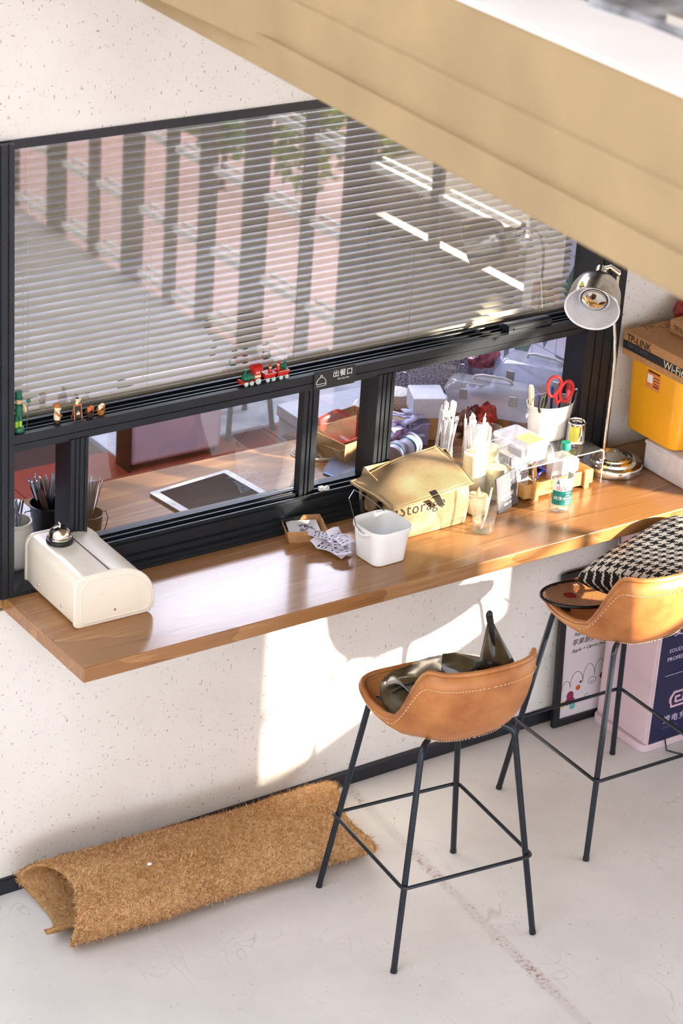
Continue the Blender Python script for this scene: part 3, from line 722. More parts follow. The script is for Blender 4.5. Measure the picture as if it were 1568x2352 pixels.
# loose fibres
q = MB(); rn = random.Random(3)
for i in range(26000):
    u = rn.random(); v = rn.random() * .62
    if rn.random() < .06: u = rn.choice((0.0, 1.0)) + rn.uniform(-.003, .003)
    u = min(1, max(0, u))
    p = coirp(u, v); p2 = coirp(min(1, u + .004), v); p3 = coirp(u, min(1, v + .006))
    nn = (p2 - p).cross(p3 - p)
    if nn.length < 1e-9: continue
    nn.normalize()
    cc = Vector((p.x, p.y, p.z - .08)); cc.x = 0
    if nn.dot(cc) < 0: nn = -nn
    ta = Vector((rn.gauss(0, 1), rn.gauss(0, 1), rn.gauss(0, 1))); ta = (ta - nn * ta.dot(nn) * .75).normalized(); L = rn.uniform(.008, .024); w_ = ta.cross(nn).normalized() * .00045
    b0 = p + nn * .0055; e0 = b0 + ta * L + nn * rn.uniform(0, .003); mm = (b0 + e0) / 2 + nn * rn.uniform(.0005, .0035)
    q.m = rn.choice((0, 0, 1, 2))
    q.add([b0 - w_, b0 + w_, mm + w_, mm - w_, e0], [(0, 1, 2, 3), (3, 2, 4)])
def fib(nm, c):
    return mat(nm, c, .9, 0, .05, 20, spec=.15)
me_ = bpy.data.meshes.new('fibres'); me_.from_pydata([tuple(p) for p in q.v], [], q.f)
for m_ in (fib('fibre_mid', 'cb9b67'), fib('fibre_pale', 'efcca0'), fib('fibre_dark', '8a5e38')): me_.materials.append(m_)
me_.polygons.foreach_set('material_index', q.mi)
fo = bpy.data.objects.new('fibres', me_); COL.objects.link(fo); fo.parent = cm; fo['kind'] = 'stuff'
q = MB(); q.ball((0, 0, 0), (.008, .006, .004), 10, 6); sc_ = q.build('paper_scrap', M_PAPER)
p = coirp(.26, .30) ; p.rotate(Euler((0, 0, math.radians(-1.6)))); sc_.location = p + Vector((.54, -.212, .011)); tag(sc_, 'tiny white scrap lying on the rolled coir mat', 'scrap')

# ================================================================== menu board leaning on the wall
mbd = thing('menu_board', 'black framed whiteboard with a handwritten juice menu leaning on the wall', 'board', (2.07, -.045, 0), 0)
lean = math.radians(-3.2); mbd.rotation_euler = (lean, 0, math.radians(-1.2))
BW, BH = .40, .575
q = MB()
q.box(0, .026, -.018, 0, 0, BH); q.box(BW - .026, BW, -.018, 0, 0, BH); q.box(.026, BW - .026, -.018, 0, 0, .026); q.box(.026, BW - .026, -.018, 0, BH - .032, BH); q.build('frame', M_BLACK, mbd, 0, bevel=.002)
q = MB(); q.box(.024, BW - .024, -.008, -.002, .024, BH - .03); q.build('panel', mat('board_white', 'dcd6dc', .35, 0, .02, 10), mbd, 0)
def bt(s, x, z, size, sh=.25, rotz=.03): return text('lettering', s, size, M_INK, mbd, (x, -.0085, z), (1, 0, rotz), (0, 0, 1), .0003, shear=sh)
bt('苹果汁 ¥30', .068, .432, .026); bt('Apple Juice', .068, .405, .019, .5)
bt('雪梨汁  ¥30', .068, .357, .026); bt('Pear Juice', .068, .330, .019, .5)
bt('苹果胡萝卜汁 ¥30', .063, .296, .026); bt('Apple + Carrot Juice', .063, .269, .018, .5)
def stroke(name, pts, r, m, par): 
    q = MB(); q.tube(pts, r, 4); return q.build(name, m, par)
cl_ = []
xx = .034
for k, (w_, h_) in enumerate([(.035, .03), (.055, .045), (.05, .05), (.045, .045), (.05, .05)]):
    cl_ += [(xx + w_ * (1 - math.cos(PI * i / 10)) / 2, -.0088, .135 + .012 * k + h_ * math.sin(PI * i / 10)) for i in range(11)]; xx += w_
stroke('cloud_outline', cl_, .0008, M_INK, mbd)
def blob(x, z, r, m, sx=1):
    q = MB(); q.add([(x + r * sx * math.cos(2 * PI * i / 18), -.0086, z + r * math.sin(2 * PI * i / 18)) for i in range(18)] + [(x + r * sx * math.cos(2 * PI * i / 18), -.008, z + r * math.sin(2 * PI * i / 18)) for i in range(18)],
          [tuple(range(18))[::-1]] + [(i, (i + 1) % 18, 18 + (i + 1) % 18, 18 + i) for i in range(18)]); q.build('drawn_flower', m, mbd, 0)
MAG = mat('magenta_ink', '8d2350', .7, 0, .3, 60)
blob(.072, .105, .017, MAG, .9); blob(.064, .082, .013, MAG); blob(.082, .083, .013, MAG); blob(.044, .078, .013, mat('yellow_ink', 'd5c342', .7)); blob(.085, .062, .013, mat('teal_ink', '6fb3ac', .7)); blob(.105, .128, .010, mat('orange_ink', 'c9582f', .7)); blob(.21, .150, .012, MAG); blob(.222, .142, .008, mat('yellow_ink', 'd5c342', .7)); blob(.115, .148, .005, M_INK)
ring = [(.165 + .017 * math.cos(2 * PI * i / 20), -.0088, .142 + .013 * math.sin(2 * PI * i / 20)) for i in range(21)]
stroke('drawn_face', ring, .0007, M_INK, mbd)
stroke('drawn_face', [(.157, -.0088, .139), (.164, -.0088, .136), (.171, -.0088, .140)], .0007, M_INK, mbd)
ring = [(.147 + .010 * math.cos(2 * PI * i / 14 * .7 + 1), -.0088, .085 + .010 * math.sin(2 * PI * i / 14 * .7 + 1)) for i in range(15)]
stroke('drawn_curl', ring, .0007, M_INK, mbd)

# ================================================================== pink charging cabinet under the counter end
pk = thing('charging_cabinet', 'pale pink standing cabinet with a navy poster under the counter end', 'cabinet', (2.245, -.325, 0), 0)
M_PINK = mat('pink_steel', 'd9c3cf', .45, 0, .02, 6); M_NAVY = mat('navy_print', '1c1f48', .4, 0, .06, 6); M_LILAC = mat('lilac_print', 'cfc4e0', .5)
q = MB(); q.prism([(x + .19, y + .12) for x, y in rrect(.41, .27, .03)], 'Z', 0, .028); q.build('plinth', M_PINK, pk, bevel=.004)
q = MB(); q.box(.0, .38, -.008, .245, .028, .90); q.build('body', M_PINK, pk, bevel=.006)
q = MB(); q.box(.003, .010, -.0145, -.007, .03, .90); q.build('edge_strip', M_PINK, pk, 0)
q = MB(); q.box(.012, .378, -.0145, -.007, .031, .89); q.build('poster', M_NAVY, pk, 0)
def pt(s, x, z, size, m=M_LILAC, sp=1): text('lettering', s, size, m, pk, (x, -.0148, z), (1, 0, 0), (0, 0, 1), .0003, sp)
pt('更安全', .060, .440, .055); pt('SOUDIAN CHARGING', .050, .375, .021); pt('PROFESSIONAL', .046, .343, .021)
q = MB(); q.box(.046, .30, -.0152, -.0144, .286, .2875); q.build('rule_line', M_LILAC, pk, 0)
lg = [(0.0, .03), (.0, .045), (.012, .06), (.05, .06), (.05, .03), (.02, .03), (.02, .045), (.036, .045)]
q = MB(); q.tube([(.085 + x * 1.15, -.0150, .135 + z * 1.3) for x, z in lg], .0042, 5); q.tube([(.09, -.015, .172), (.09, -.015, .158), (.15, -.015, .158)], .0042, 5); q.build('emblem', mat('pink_print', 'e6bfd2', .5), pk)
pt('搜电充电', .064, .100, .032, sp=1.25); pt('SOUDIAN', .066, .075, .011, mat('faint_lilac', '6a6796', .5), 1.6)
# cables
q = MB(); c0 = Y(1424, 1225, -.34); q.tube([c0, c0 + Vector((.006, -.01, -.10)), Vector((2.345, -.36, .48)), Vector((2.335, -.365, .40)), Vector((2.375, -.37, .32)), Vector((2.40, -.35, .24))], .0035, 6)
tag(q.build('power_cable', M_BLACK), 'black cable hanging down in front of the pink cabinet', 'cable')
q = MB(); a_ = Z(1510, 1700, .004); pts = [(2.33, -.335, .045)]
for i in range(14):
    t = i / 13; pts.append((2.32 + .10 * t + .0 * i, -.365 - .055 * math.sin(PI * t), .004))
pts.append((2.43, -.335, .04)); q.tube(pts, .0028, 6); tag(q.build('floor_cable', M_BLACK), 'thin black cable looped on the floor before the pink cabinet', 'cable')

# ================================================================== left end of the counter
# bread box: long axis along y, front end panel towards the room
bx = thing('bread_box', 'cream enamel bread box with a rolled lid at the left counter end', 'bread box', (.205, -.125, ZC), math.radians(-1))
def bread_outline(w, h, cx=0):
    pts = [(-w / 2 + .018, 0)]
    pts = []
    for i in range(5): t = PI + PI / 2 * i / 4; pts.append((-w / 2 + .016 + .016 * math.cos(t), .016 + .016 * math.sin(t)))
    for i in range(6): t = -PI / 2 + PI / 2 * i / 5; pts.append((w / 2 - .03 + .03 * math.cos(t), .03 + .03 * math.sin(t)))
    for i in range(15): t = PI / 2 * i / 14; pts.append((w / 2 - .125 + .125 * math.cos(t), h - .105 + .105 * math.sin(t)))
    for i in range(8): t = PI / 2 + PI / 2 * i / 7; pts.append((-w / 2 + .034 + .034 * math.cos(t), h - .034 + .034 * math.sin(t)))
    return pts
BWd, BHt = .250, .158
out = bread_outline(BWd, BHt)
q = MB(); q.prism([(x * .965, z * .965 + .003) for x, z in out], 'Y', -.143, .143); q.build('body', M_CREAM, bx, 30)
for nm, y0, y1 in (('end_panel', -.153, -.141), ('end_panel', .141, .153)):
    q = MB(); q.prism(out, 'Y', y0, y1); e = q.build(nm, M_CREAM, bx, 30, bevel=.0035)
    if y0 < 0:
        inn = [(x * .86 + .004, (z - .078) * .80 + .076) for x, z in out]
        q = MB(); q.tube([(x, -.1532, z) for x, z in inn], .0016, 6, True); q.build('embossed_rim', M_CREAM, e)
        q = MB(); q.at((.0, -.153, .036), (PI / 2, 0, 0)).lathe([(0, .003), (.003, .003), (.0042, 0)], 12); q.build('screw', M_CHROME, e)
lid = []
for i in range(16): t = PI / 2 * i / 15; lid.append((BWd / 2 - .125 + .121 * math.cos(t), BHt - .105 + .103 * math.sin(t)))
lid = [(.118, .03)] + lid + [(-.012, BHt - .002)]
q = MB(); q.prism(lid + [(x * .96, z * .96) for x, z in lid[::-1]], 'Y', -.1405, .1405); q.build('roll_lid', M_CREAM, bx, 40)
q = MB(); q.box(-.0145, -.0115, -.140, .140, BHt - .006, BHt - .0005); q.build('lid_seam', mat('seam_shadow', '6b5560', .8), bx, 0)
for yy in (-.07, .07):
    q = MB(); q.at((-.1208, yy, .036), (0, -PI / 2, 0)).lathe([(0, .0025), (.003, .002), (.0042, 0)], 10); q.build('rivet', M_CHROME, bx)
# service bell on top of it
bl = thing('service_bell', 'chrome service bell on a black base on top of the bread box', 'bell', (.150, -.055, ZC + .1565))
q = MB(); q.lathe([(0, 0), (.037, 0), (.0385, .004), (.037, .012), (.030, .015), (0, .015)], 32); q.build('base', M_BLACK, bl)
q = MB(); q.lathe([(.0335, .014), (.0335, .018), (.031, .020), (.0305, .028), (.027, .038), (.018, .046), (.005, .049), (0, .0492)], 32); q.build('dome', M_CHROME, bl)
q = MB(); q.lathe([(0, .048), (.0035, .048), (.0035, .056), (.0048, .057), (.0045, .060), (0, .061)], 14); q.build('plunger', M_CHROME, bl)

# cutlery holders on the inner side of the window
jr = thing('ceramic_jar', 'white ceramic jar full of cutlery at the far left behind the frame', 'jar', (.112, .140, ZC))
q = MB(); q.lathe([(0, 0), (.048, 0), (.052, .008), (.053, .10), (.050, .125), (.046, .134), (.049, .142), (.049, .147), (.044, .147), (.043, .136), (.045, .12), (.047, .02), (0, .015)], 36); q.build('body', M_WHITEMETAL, jr)
hd = thing('cutlery_bucket', 'dark metal bucket with a wire handle holding cutlery behind the narrow post', 'bucket', (.262, .225, ZC))
q = MB(); q.lathe([(0, 0), (.042, 0), (.052, .128), (.054, .131), (.051, .132), (.041, .005), (0, .004)], 32); q.build('body', M_FRAME, hd)
q = MB(); q.tube([(.053, 0, .118), (.066, -.004, .110), (.074, -.01, .085), (.068, -.012, .055), (.058, -.01, .04)], .0016, 6); q.build('handle', M_STEEL, hd)
q = MB(); q.tube([(-.053, 0, .118), (-.075, -.004, .12), (-.088, -.01, .10), (-.078, -.012, .08)], .0016, 6); q.build('handle', M_STEEL, hd)
def spoon(name, lab, grp, L=.19, w=.010, wood_=False):
    t = thing(name, lab, name.replace('_', ' '), (0, 0, 0), 0, grp)
    q = MB()
    prof = [(0, .0022, .0012), (.05, .0028, .0014), (.62, .0040, .0016), (.86, w * .52, .0018), (.95, w * .5, .0016), (1.0, w * .22, .0012)]
    rings = [[(hw * math.cos(2 * PI * k / 8), th * math.sin(2 * PI * k / 8), L * s_) for k in range(8)] for s_, hw, th in prof]
    loft(q, rings, True, True); q.build('handle', M_CUTLERY, t)
    if wood_:
        q = MB(); q.tube([(0, 0, L * .42), (0, 0, L * .5), (0, 0, L * .8), (0, 0, L * .86)], [.006, .0085, .0095, .006], 8); q.build('wooden_grip', M_DARKWOOD, t)
    return t
def stand(src, first, base, lean_dir, ang, roll, label=None):
    o = src if first else dup(src)
    d = Vector((math.cos(lean_dir) * math.sin(ang), math.sin(lean_dir) * math.sin(ang), math.cos(ang)))
    qn = Vector((0, 0, 1)).rotation_difference(d); o.rotation_mode = 'QUATERNION'
    o.rotation_quaternion = qn @ Euler((0, 0, roll)).to_quaternion(); o.location = base
    if label: o['label'] = label
    return o
rn = random.Random(11)
sp1 = spoon('spoon', 'steel spoon standing handle up in the white ceramic jar', 'cutlery in the white jar', .19)
for i in range(11):
    a = rn.uniform(-.6, 3.6); r = rn.uniform(.004, .026)
    stand(sp1, i == 0, (.112 + r * math.cos(a + 3.1), .140 + r * math.sin(a + 3.1), ZC + .02), a, rn.uniform(.06, .26), rn.random() * 6)
sp2 = spoon('fork', 'steel fork standing handle up in the dark cutlery bucket', 'cutlery in the dark bucket', .215, .011)
for i in range(17):
    a = rn.choice((PI + .1, PI - .2, .1, .3, .5, -.1)) + rn.uniform(-.35, .35); r = rn.uniform(.003, .020)
    stand(sp2, i == 0, (.262 - r * math.cos(a), .225 - r * math.sin(a), ZC + .008), a, rn.uniform(.10, .36), rn.random() * 6)
kn = spoon('knife', 'dark wood handled knife leaning left in the dark cutlery bucket', 'wood handled knives', .225, .010, True)
for i in range(3): stand(kn, i == 0, (.282 - .006 * i, .205 + .008 * i, ZC + .006), PI - .25 * i, .30 - .05 * i, .3 * i, ['wood handled knife leaning lowest to the left in the dark cutlery bucket', 'wood handled knife between two others in the dark cutlery bucket', 'wood handled knife standing most upright in the dark cutlery bucket'][i])

hd2 = thing('cutlery_bucket', 'grey metal bucket with a thin handle at the pane just right of the narrow post', 'bucket', (.362, .165, ZC))
q = MB(); q.lathe([(0, 0), (.036, 0), (.045, .100), (.047, .103), (.044, .104), (.035, .005), (0, .004)], 32); q.build('body', M_FRAME, hd2)
q = MB(); q.tube([(.046, 0, .095), (.058, -.004, .098), (.062, -.01, .078), (.054, -.012, .05), (.044, -.01, .035)], .0016, 6); q.build('handle', M_STEEL, hd2)
sp3 = spoon('chopstick', 'thin steel chopstick leaning right in the grey bucket behind the pane', 'cutlery in the grey bucket', .20, .005)
for i in range(14):
    a = rn.uniform(-.5, .9); r = rn.uniform(.003, .022)
    stand(sp3, i == 0, (.362 - r * math.cos(a), .165 - r * math.sin(a), ZC + .008), a, rn.uniform(.06, .38), rn.random() * 6)

# figurines on the middle rail
RZ = 1.4985
def fig(name, lab, cat, px, y=.004): 
    p = Y(px[0], px[1], y); return thing(name, lab, cat, (p.x, y, RZ))
M_SKIN = mat('pale_wood', 'e2bd8a', .5); M_BROWN = mat('honey_brown', 'b5702f', .5, 0, .15, 60); M_CRM = mat('cream_resin', 'ead9b5', .5); M_LIME = mat('lime_paint', 'a9cf4a', .5)
t = fig('nutcracker', 'green toy soldier with a tall hat at the left end of the rail', 'figurine', (42, 985))
q = MB(); q.lathe([(0, 0), (.017, 0), (.018, .003), (.016, .012), (0, .012)], 18); q.build('base', M_GREEN, t)
for s in (-1, 1):
    q = MB(); q.tube([(s * .006, 0, .011), (s * .006, 0, .030)], .0052, 10); lgx = q.build('boot', M_LIME, t)
    q = MB(); q.tube([(s * .006, 0, .030), (s * .006, 0, .048)], .0055, 10); q.build('leg', M_GREEN, t)
    q = MB(); q.tube([(s * .012, 0, .078), (s * .019, -.004, .066), (s * .017, -.010, .056)], .0042, 8); q.build('arm', M_BROWN if s < 0 else M_SKIN, t)
q = MB(); q.lathe([(0, .046), (.0105, .046), (.012, .055), (.0135, .076), (.009, .081), (0, .082)], 16); q.build('body', M_GREEN, t)
q = MB(); q.lathe([(0, .080), (.008, .082), (.0095, .090), (.008, .098), (0, .099)], 16); q.build('head', M_SKIN, t)
q = MB(); q.lathe([(0, .096), (.013, .096), (.013, .099), (.0095, .100), (.010, .117), (.0105, .118), (0, .119)], 18); q.build('hat', M_GREEN, t)
q = MB(); q.tube([(.020, -.011, .010), (.024, -.012, .086)], .0009, 6); q.ball((.0245, -.012, .089), (.006, .005, .006)); q.build('staff', M_GREEN, t)
t = fig('cat_figurine', 'small cream figurine in a cap and orange scarf beside the easel sign', 'figurine', (131, 965))
q = MB(); q.lathe([(0, 0), (.008, 0), (.0085, .009), (0, .010)], 14); q.build('base', M_DARKWOOD, t)
q = MB(); q.lathe([(0, .009), (.009, .011), (.010, .022), (.0075, .034), (.008, .040), (.0095, .047), (.007, .055), (0, .057)], 16); q.ball((.004, -.008, .045), (.004, .005, .004)); q.build('body', M_CRM, t)
q = MB(); q.ball((-.001, .001, .053), (.0105, .0105, .007)); q.tube([(.009 * math.cos(a / 8 * PI * 2), .009 * math.sin(a / 8 * PI * 2), .050) for a in range(8)], .0015, 6, True); q.build('cap', M_BROWN, t)
q = MB(); q.tube([(-.008, -.006, .036), (-.002, -.0105, .028), (.006, -.009, .022), (.011, -.005, .023)], .0030, 8); q.build('scarf', M_BROWN, t)
t = fig('easel_sign', 'tiny wooden easel sign with a figurine peeking over its top', 'figurine', (177, 958))
for s in (-1, 1):
    q = MB(); q.tube([(s * .012, -.008, 0), (s * .011, -.002, .044)], .0017, 6); q.tube([(s * .011, .011, 0), (s * .010, 0, .044)], .0015, 6); q.build('leg', M_BROWN, t)
q = MB(); q.box(-.012, .012, -.0045, -.001, .009, .012); q.build('rail', M_BROWN, t)
q = MB(); q.box(-.012, .012, -.003, .0005, .040, .0435); q.build('rail', M_BROWN, t)
q = MB(); q.add([(-.0105, -.0065, .011), (.0105, -.0065, .011), (.0105, -.0025, .042), (-.0105, -.0025, .042), (-.0105, -.0045, .011), (.0105, -.0045, .011), (.0105, -.0005, .042), (-.0105, -.0005, .042)], [(0, 1, 2, 3), (7, 6, 5, 4), (0, 4, 5, 1), (1, 5, 6, 2), (2, 6, 7, 3), (3, 7, 4, 0)]); q.build('slate', M_BLACK, t, 0)
q = MB(); q.box(-.005, .005, -.0068, -.0058, .015, .022); q.tube([(-.003, -.0055, .022), (0, -.005, .027), (.003, -.0055, .022)], .0006, 4); q.build('chalk_bag', M_CRM, t)
q = MB(); q.ball((.0, .002, .048), (.0055, .005, .008)); q.ball((.001, .001, .058), (.0055, .0055, .006)); q.tube([(.005, .0, .05), (.010, 0, .059)], .002, 6); q.build('peeking_figure', M_CRM, t)
q = MB(); q.ball((0, .001, .0625), (.0045, .0045, .003)); q.build('cap', M_BLACK, t)
def basket(lab, px, m, mm):
    t = fig('basket_figurine', lab, 'figurine', px)
    q = MB(); q.lathe([(0, 0), (.009, 0), (.0125, .014), (.013, .016), (.011, .016), (.008, .003), (0, .003)], 18); q.build('basket', m, t)
    q = MB(); q.ball((-.001, 0, .022), (.0075, .006, .008)); q.ball((.004, -.002, .029), (.006, .005, .005)); q.ball((-.006, -.004, .018), (.004, .004, .004)); q.build('animal', mm, t)
    q = MB(); q.tube([(.006, -.004, .018), (.010, -.004, .026), (.0115, -.002, .031)], [.002, .0025, .001], 6); q.build('ear', M_BROWN, t)
basket('dark pot figurine with an orange animal peeking out, next to the easel sign', (206, 950), M_DARKWOOD, mat('orange_resin', 'c46a2e', .5))
basket('pale basket figurine with a cream animal curled inside, rightmost by the easel', (231, 944), M_BROWN, M_CRM)

# toy train
tr = thing('toy_train', 'painted wooden toy train with a green engine and two red wagons', 'toy train', (.850, .004, RZ), 0)
def wheel(x, r, par=None, y=-.0135):
    q = MB(); q.at((x, y, r), (PI / 2, 0, 0)).lathe([(0, .002), (r * .35, .003), (r * .45, .0015), (r * .8, .0015), (r * .85, .0028), (r, .0026), (r, 0)], 18); return q.build('wheel', mat('pale_wheel', 'c9d8cf', .5), par or tr)
q = MB(); q.box(-.084, -.018, -.010, .010, .008, .012); q.box(-.086, -.080, -.012, .012, .006, .016); q.build('chassis', M_RED, tr, 0)
q = MB(); q.at((-.076, 0, .021), (0, PI / 2, 0)); q.lathe([(0, 0), (.009, 0)] + [(.009 + (.0015 if k % 2 else 0), .003 + .0045 * k) for k in range(8)] + [(.009, .036), (0, .036)], 18); q.build('boiler', M_GREEN, tr)
q = MB(); q.lathe([(0, 0), (.003, 0), (.003, .012), (.005, .014), (.005, .018), (0, .018)], 12); o = q.build('chimney', M_GREEN, tr); o.location = (-.068, 0, .029)
q = MB(); q.box(-.042, -.020, -.0115, .0115, .012, .046); cb = q.build('cab', M_RED, tr, 0, bevel=.001)
q = MB(); q.prism([(-.0145, .042)] + [(-.0145 * math.cos(PI * i / 10), .044 + .012 * math.sin(PI * i / 10)) for i in range(11)] + [(.0145, .042)], 'X', -.0465, -.0155)
for k in range(6): q.tube([(-.044 + .005 * k, -.0148 * math.cos(PI * i / 10), .0445 + .012 * math.sin(PI * i / 10)) for i in range(11)], .0010, 5)
q.build('roof', M_RED, tr)
q = MB()
for xw in (-.037, -.030): q.box(xw, xw + .004, -.0122, -.0114, .032, .038)
q.box(-.041, -.022, -.0126, -.0114, .020, .027); q.build('white_trim', M_CRM, tr, 0)
wheel(-.072, .0068); wheel(-.053, .0068); wheel(-.031, .0092)
for k, x in enumerate((.012, .058)):
    q = MB(); q.hexa([(x - .017, -.011, .010), (x + .017, -.011, .010), (x + .017, .011, .010), (x - .017, .011, .010)], [(x - .020, -.0135, .026), (x + .020, -.0135, .026), (x + .020, .0135, .026), (x - .020, .0135, .026)]); wg = q.build('wagon', M_RED, tr, 0)
    q = MB(); q.tube([(x - .020 + .004 * i, -.0138, .0245 + .001 * (i % 2)) for i in range(11)], .0009, 4); q.build('trim_line', M_CRM, wg)
    q = MB(); q.tube([(x - .026, 0, .012), (x - .017, 0, .012)], .0012, 5); q.build('coupling', M_BLACK, wg)
    wheel(x - .010, .0062); wheel(x + .010, .0062)
for x, z in ((.018, 0), (.046, .004)):
    q = MB(); q.lathe([(0, .020), (.006, .021), (.0065, .030), (.004, .036), (0, .036)], 12); o = q.build('peg_passenger', M_RED, tr); o.location = (x, 0, z)
    q = MB(); q.ball((x, 0, .039 + z), .0048, 10, 8); q.build('peg_head', M_SKIN, tr)
    q = MB(); q.lathe([(0, .0505), (.002, .049), (.0052, .0425), (0, .0425)][::-1], 12); o = q.build('peg_cap', M_RED, tr); o.location = (x, 0, z)
for x, h in ((.058, .020), (.068, .036)):
    q = MB(); q.lathe([(0, h + .024)] + [(.0016 + .0055 * (1 - i / 3) + (.0015 if 1 else 0), .024 + h * i / 3) if k == 0 else (.0012 + .0035 * (1 - i / 3), .024 + h * i / 3) for i in (2, 1, 0) for k in (1, 0)] + [(0, .023)], 10); o = q.build('fir_tree', M_GREEN, tr); o.location = (x, 0, 0)

# sign plate on the middle rail
sg = thing('sign_plate', 'black sign plate with a cloche symbol and white characters on the rail', 'sign', (1.079, -.0225, 1.478))
q = MB(); q.prism(rrect(.148, .060, .008), 'Y', -.006, .0); q.build('plate', mat('sign_black', '222426', .45), sg, 30, bevel=.001)
MWI = mat('white_print', 'f2f2f2', .5)
text('lettering', '出餐口', .023, MWI, sg, (-.010, -.0065, .004), (1, 0, 0), (0, 0, 1), .0003, 1.12)
text('lettering', 'Chu Can Kou', .0075, MWI, sg, (.008, -.0065, -.008), (1, 0, 0), (0, 0, 1), .0003, 1.0)
q = MB(); q.tube([(-.050 + .017 * math.cos(PI * i / 14), -.0066, -.011 + .021 * math.sin(PI * i / 14)) for i in range(15)], .0009, 5)
q.tube([(-.067, -.0066, -.011), (-.034, -.0066, -.011), (-.032, -.0066, -.015), (-.035, -.0066, -.0175), (-.066, -.0066, -.0175)], .0009, 5)
q.tube([(-.050 + .0035 * math.cos(2 * PI * i / 10), -.0066, .0135 + .0035 * math.sin(2 * PI * i / 10)) for i in range(10)], .0009, 5, True); q.build('cloche_symbol', MWI, sg)

# kraft tray with a printed slip
ty = thing('paper_tray', 'small brown kraft tray holding a printed white slip by the sill', 'tray', (.962, -.078, ZC), math.radians(-21))
q = MB(); q.hexa([(-.052, -.046, 0), (.052, -.046, 0), (.052, .046, 0), (-.052, .046, 0)], [(-.062, -.056, .040), (.062, -.056, .040), (.062, .056, .040), (-.062, .056, .040)]); q.f = [f for i, f in enumerate(q.f) if i != 1]; q.mi = q.mi[:5]
q.build('tray', M_KRAFT, ty, 0, solid=.0018)
q = MB(); q.grid(lambda u, v: (-.047 + .094 * u, -.042 + .082 * v, .012 + .012 * u * (1 - v) + .018 * v), 6, 6); q.build('slip', M_PAPER, ty, 40)
q = MB()
for k in range(26):
    u, v = rn.uniform(.34, .80), rn.uniform(.3, .72); a = rn.random() * 3; s = rn.uniform(.003, .008)
    c = Vector((-.047 + .094 * u, -.042 + .082 * v, .0135 + .012 * u * (1 - v) + .018 * v)); e = Vector((math.cos(a), math.sin(a), 0)) * s; g = Vector((-math.sin(a), math.cos(a), .15)) * s * .35
    q.add([c - e - g, c + e - g * .4, c + e * .8 + g, c - e * .7 + g], [(0, 1, 2, 3)])
q.build('print', M_BLUEINK, ty, 0)

# white tub with wire handle, receipts beside it
tb = thing('plastic_tub', 'open white plastic tub with rounded corners and a wire handle', 'tub', (1.086, -.302, ZC), math.radians(2))
q = MB(); rings = []
for z, w, r in ((0, .108, .022), (.003, .116, .026), (.05, .126, .032), (.092, .136, .036), (.100, .136, .036), (.100, .146, .040), (.108, .148, .042), (.114, .146, .042), (.112, .140, .038), (.095, .130, .034), (.05, .119, .030), (.006, .108, .022)):
    rings.append([(x, y, z) for x, y in rrect(w, w, r, 6)])
loft(q, rings, True, True); q.build('body', M_WHITE, tb, 40)
q = MB(); q.tube([(-.078, .0, .103), (-.090, .01, .12), (-.083, .06, .185), (-.055, .075, .20), (.0, .085, .16), (.062, .06, .105)], .0014, 6); q.build('wire_handle', M_CUTLERY, tb)
q = MB(); q.tube([(-.074, -.03, .102), (-.080, -.015, .096), (-.080, .01, .096), (-.074, .025, .102)], .004, 6); q.build('handle_lug', M_WHITE, tb)
M_RCPT = mat('receipt', 'e7e2ef', .75, 0, .03, 40)
for k, (dx, dy, dz, rz, ln, w) in enumerate([(0, 0, .0, .3, .12, .055), (.012, -.03, .012, -.5, .10, .05), (-.004, .03, .025, .9, .10, .055), (.02, -.015, .035, .1, .08, .05)]):
    r = thing('receipt', ['long printed receipt curling at the bottom of the heap by the white tub', 'printed receipt crumpled nearest the camera in the heap by the tub', 'receipt with a curled end at the back of the heap by the tub', 'short receipt lying on top of the heap by the white tub'][k], 'receipt', (.978 + dx, -.205 + dy, ZC + .003 + dz), rz + PI / 2)
    f = lambda u, v: (-ln / 2 + ln * u, -w / 2 + w * v, .004 + .008 * abs(math.sin(u * 4 + k)) + .003 * math.sin(v * 4 + k * 2) + .05 * max(0, u - .75))
    q = MB(); q.grid(f, 22, 8); q.build('paper', M_RCPT, r, 50)
    q = MB()
    for j in range(7):
        u0 = .12 + .11 * j
        for m_ in range(3):
            v0 = .12 + .28 * m_; 
            if rn.random() < .3: continue
            ps = [Vector(f(u0 + du, v0 + dv)) + Vector((0, 0, .0006)) for du, dv in ((0, 0), (.03, 0), (.03, .2), (0, .2))]
            q.add(ps, [(0, 1, 2, 3)])
    q.build('print', M_INK, r, 0)

# jute storage basket
jb = thing('storage_basket', 'jute storage basket with a slumped lid and black strap', 'basket', (1.335, -.150, ZC))
jo = Vector(jb.location)
fl, fr, br, bl_ = Vector((1.185, -.245, 0)), Vector((1.452, -.238, 0)), Vector((1.50, -.055, 0)), Vector((1.20, -.030, 0))
def quad(u, v): return (fl * (1 - u) + fr * u) * (1 - v) + (bl_ * (1 - u) + br * u) * v
q = MB(); rings = []
for k in range(9):
    s = k / 8; z = .004 + (.125 if True else 0) * s; ring = []
    for (u0, v0, u1, v1) in ((0, 0, 1, 0), (1, 0, 1, 1), (1, 1, 0, 1), (0, 1, 0, 0)):
        for i in range(10):
            u = u0 + (u1 - u0) * i / 10; v = v0 + (v1 - v0) * i / 10
            cu_ = .5 + (u - .5) * (.97 + .05 * math.sin(s * PI)); cv = .5 + (v - .5) * (.97 + .035 * math.sin(s * PI))
            p = quad(cu_, cv); nz = mnoise.noise(Vector((p.x * 14, p.y * 14, z * 12))) * .0035 * math.sin(s * PI * .9)
            ring.append((p.x + nz - jo.x, p.y + nz - jo.y, z + (.03 * max(0, v - .1) + .012 * u) * s))
    rings.append(ring)
loft(q, rings, True, False); jbody = q.build('body', M_JUTE, jb, 50, solid=.004)
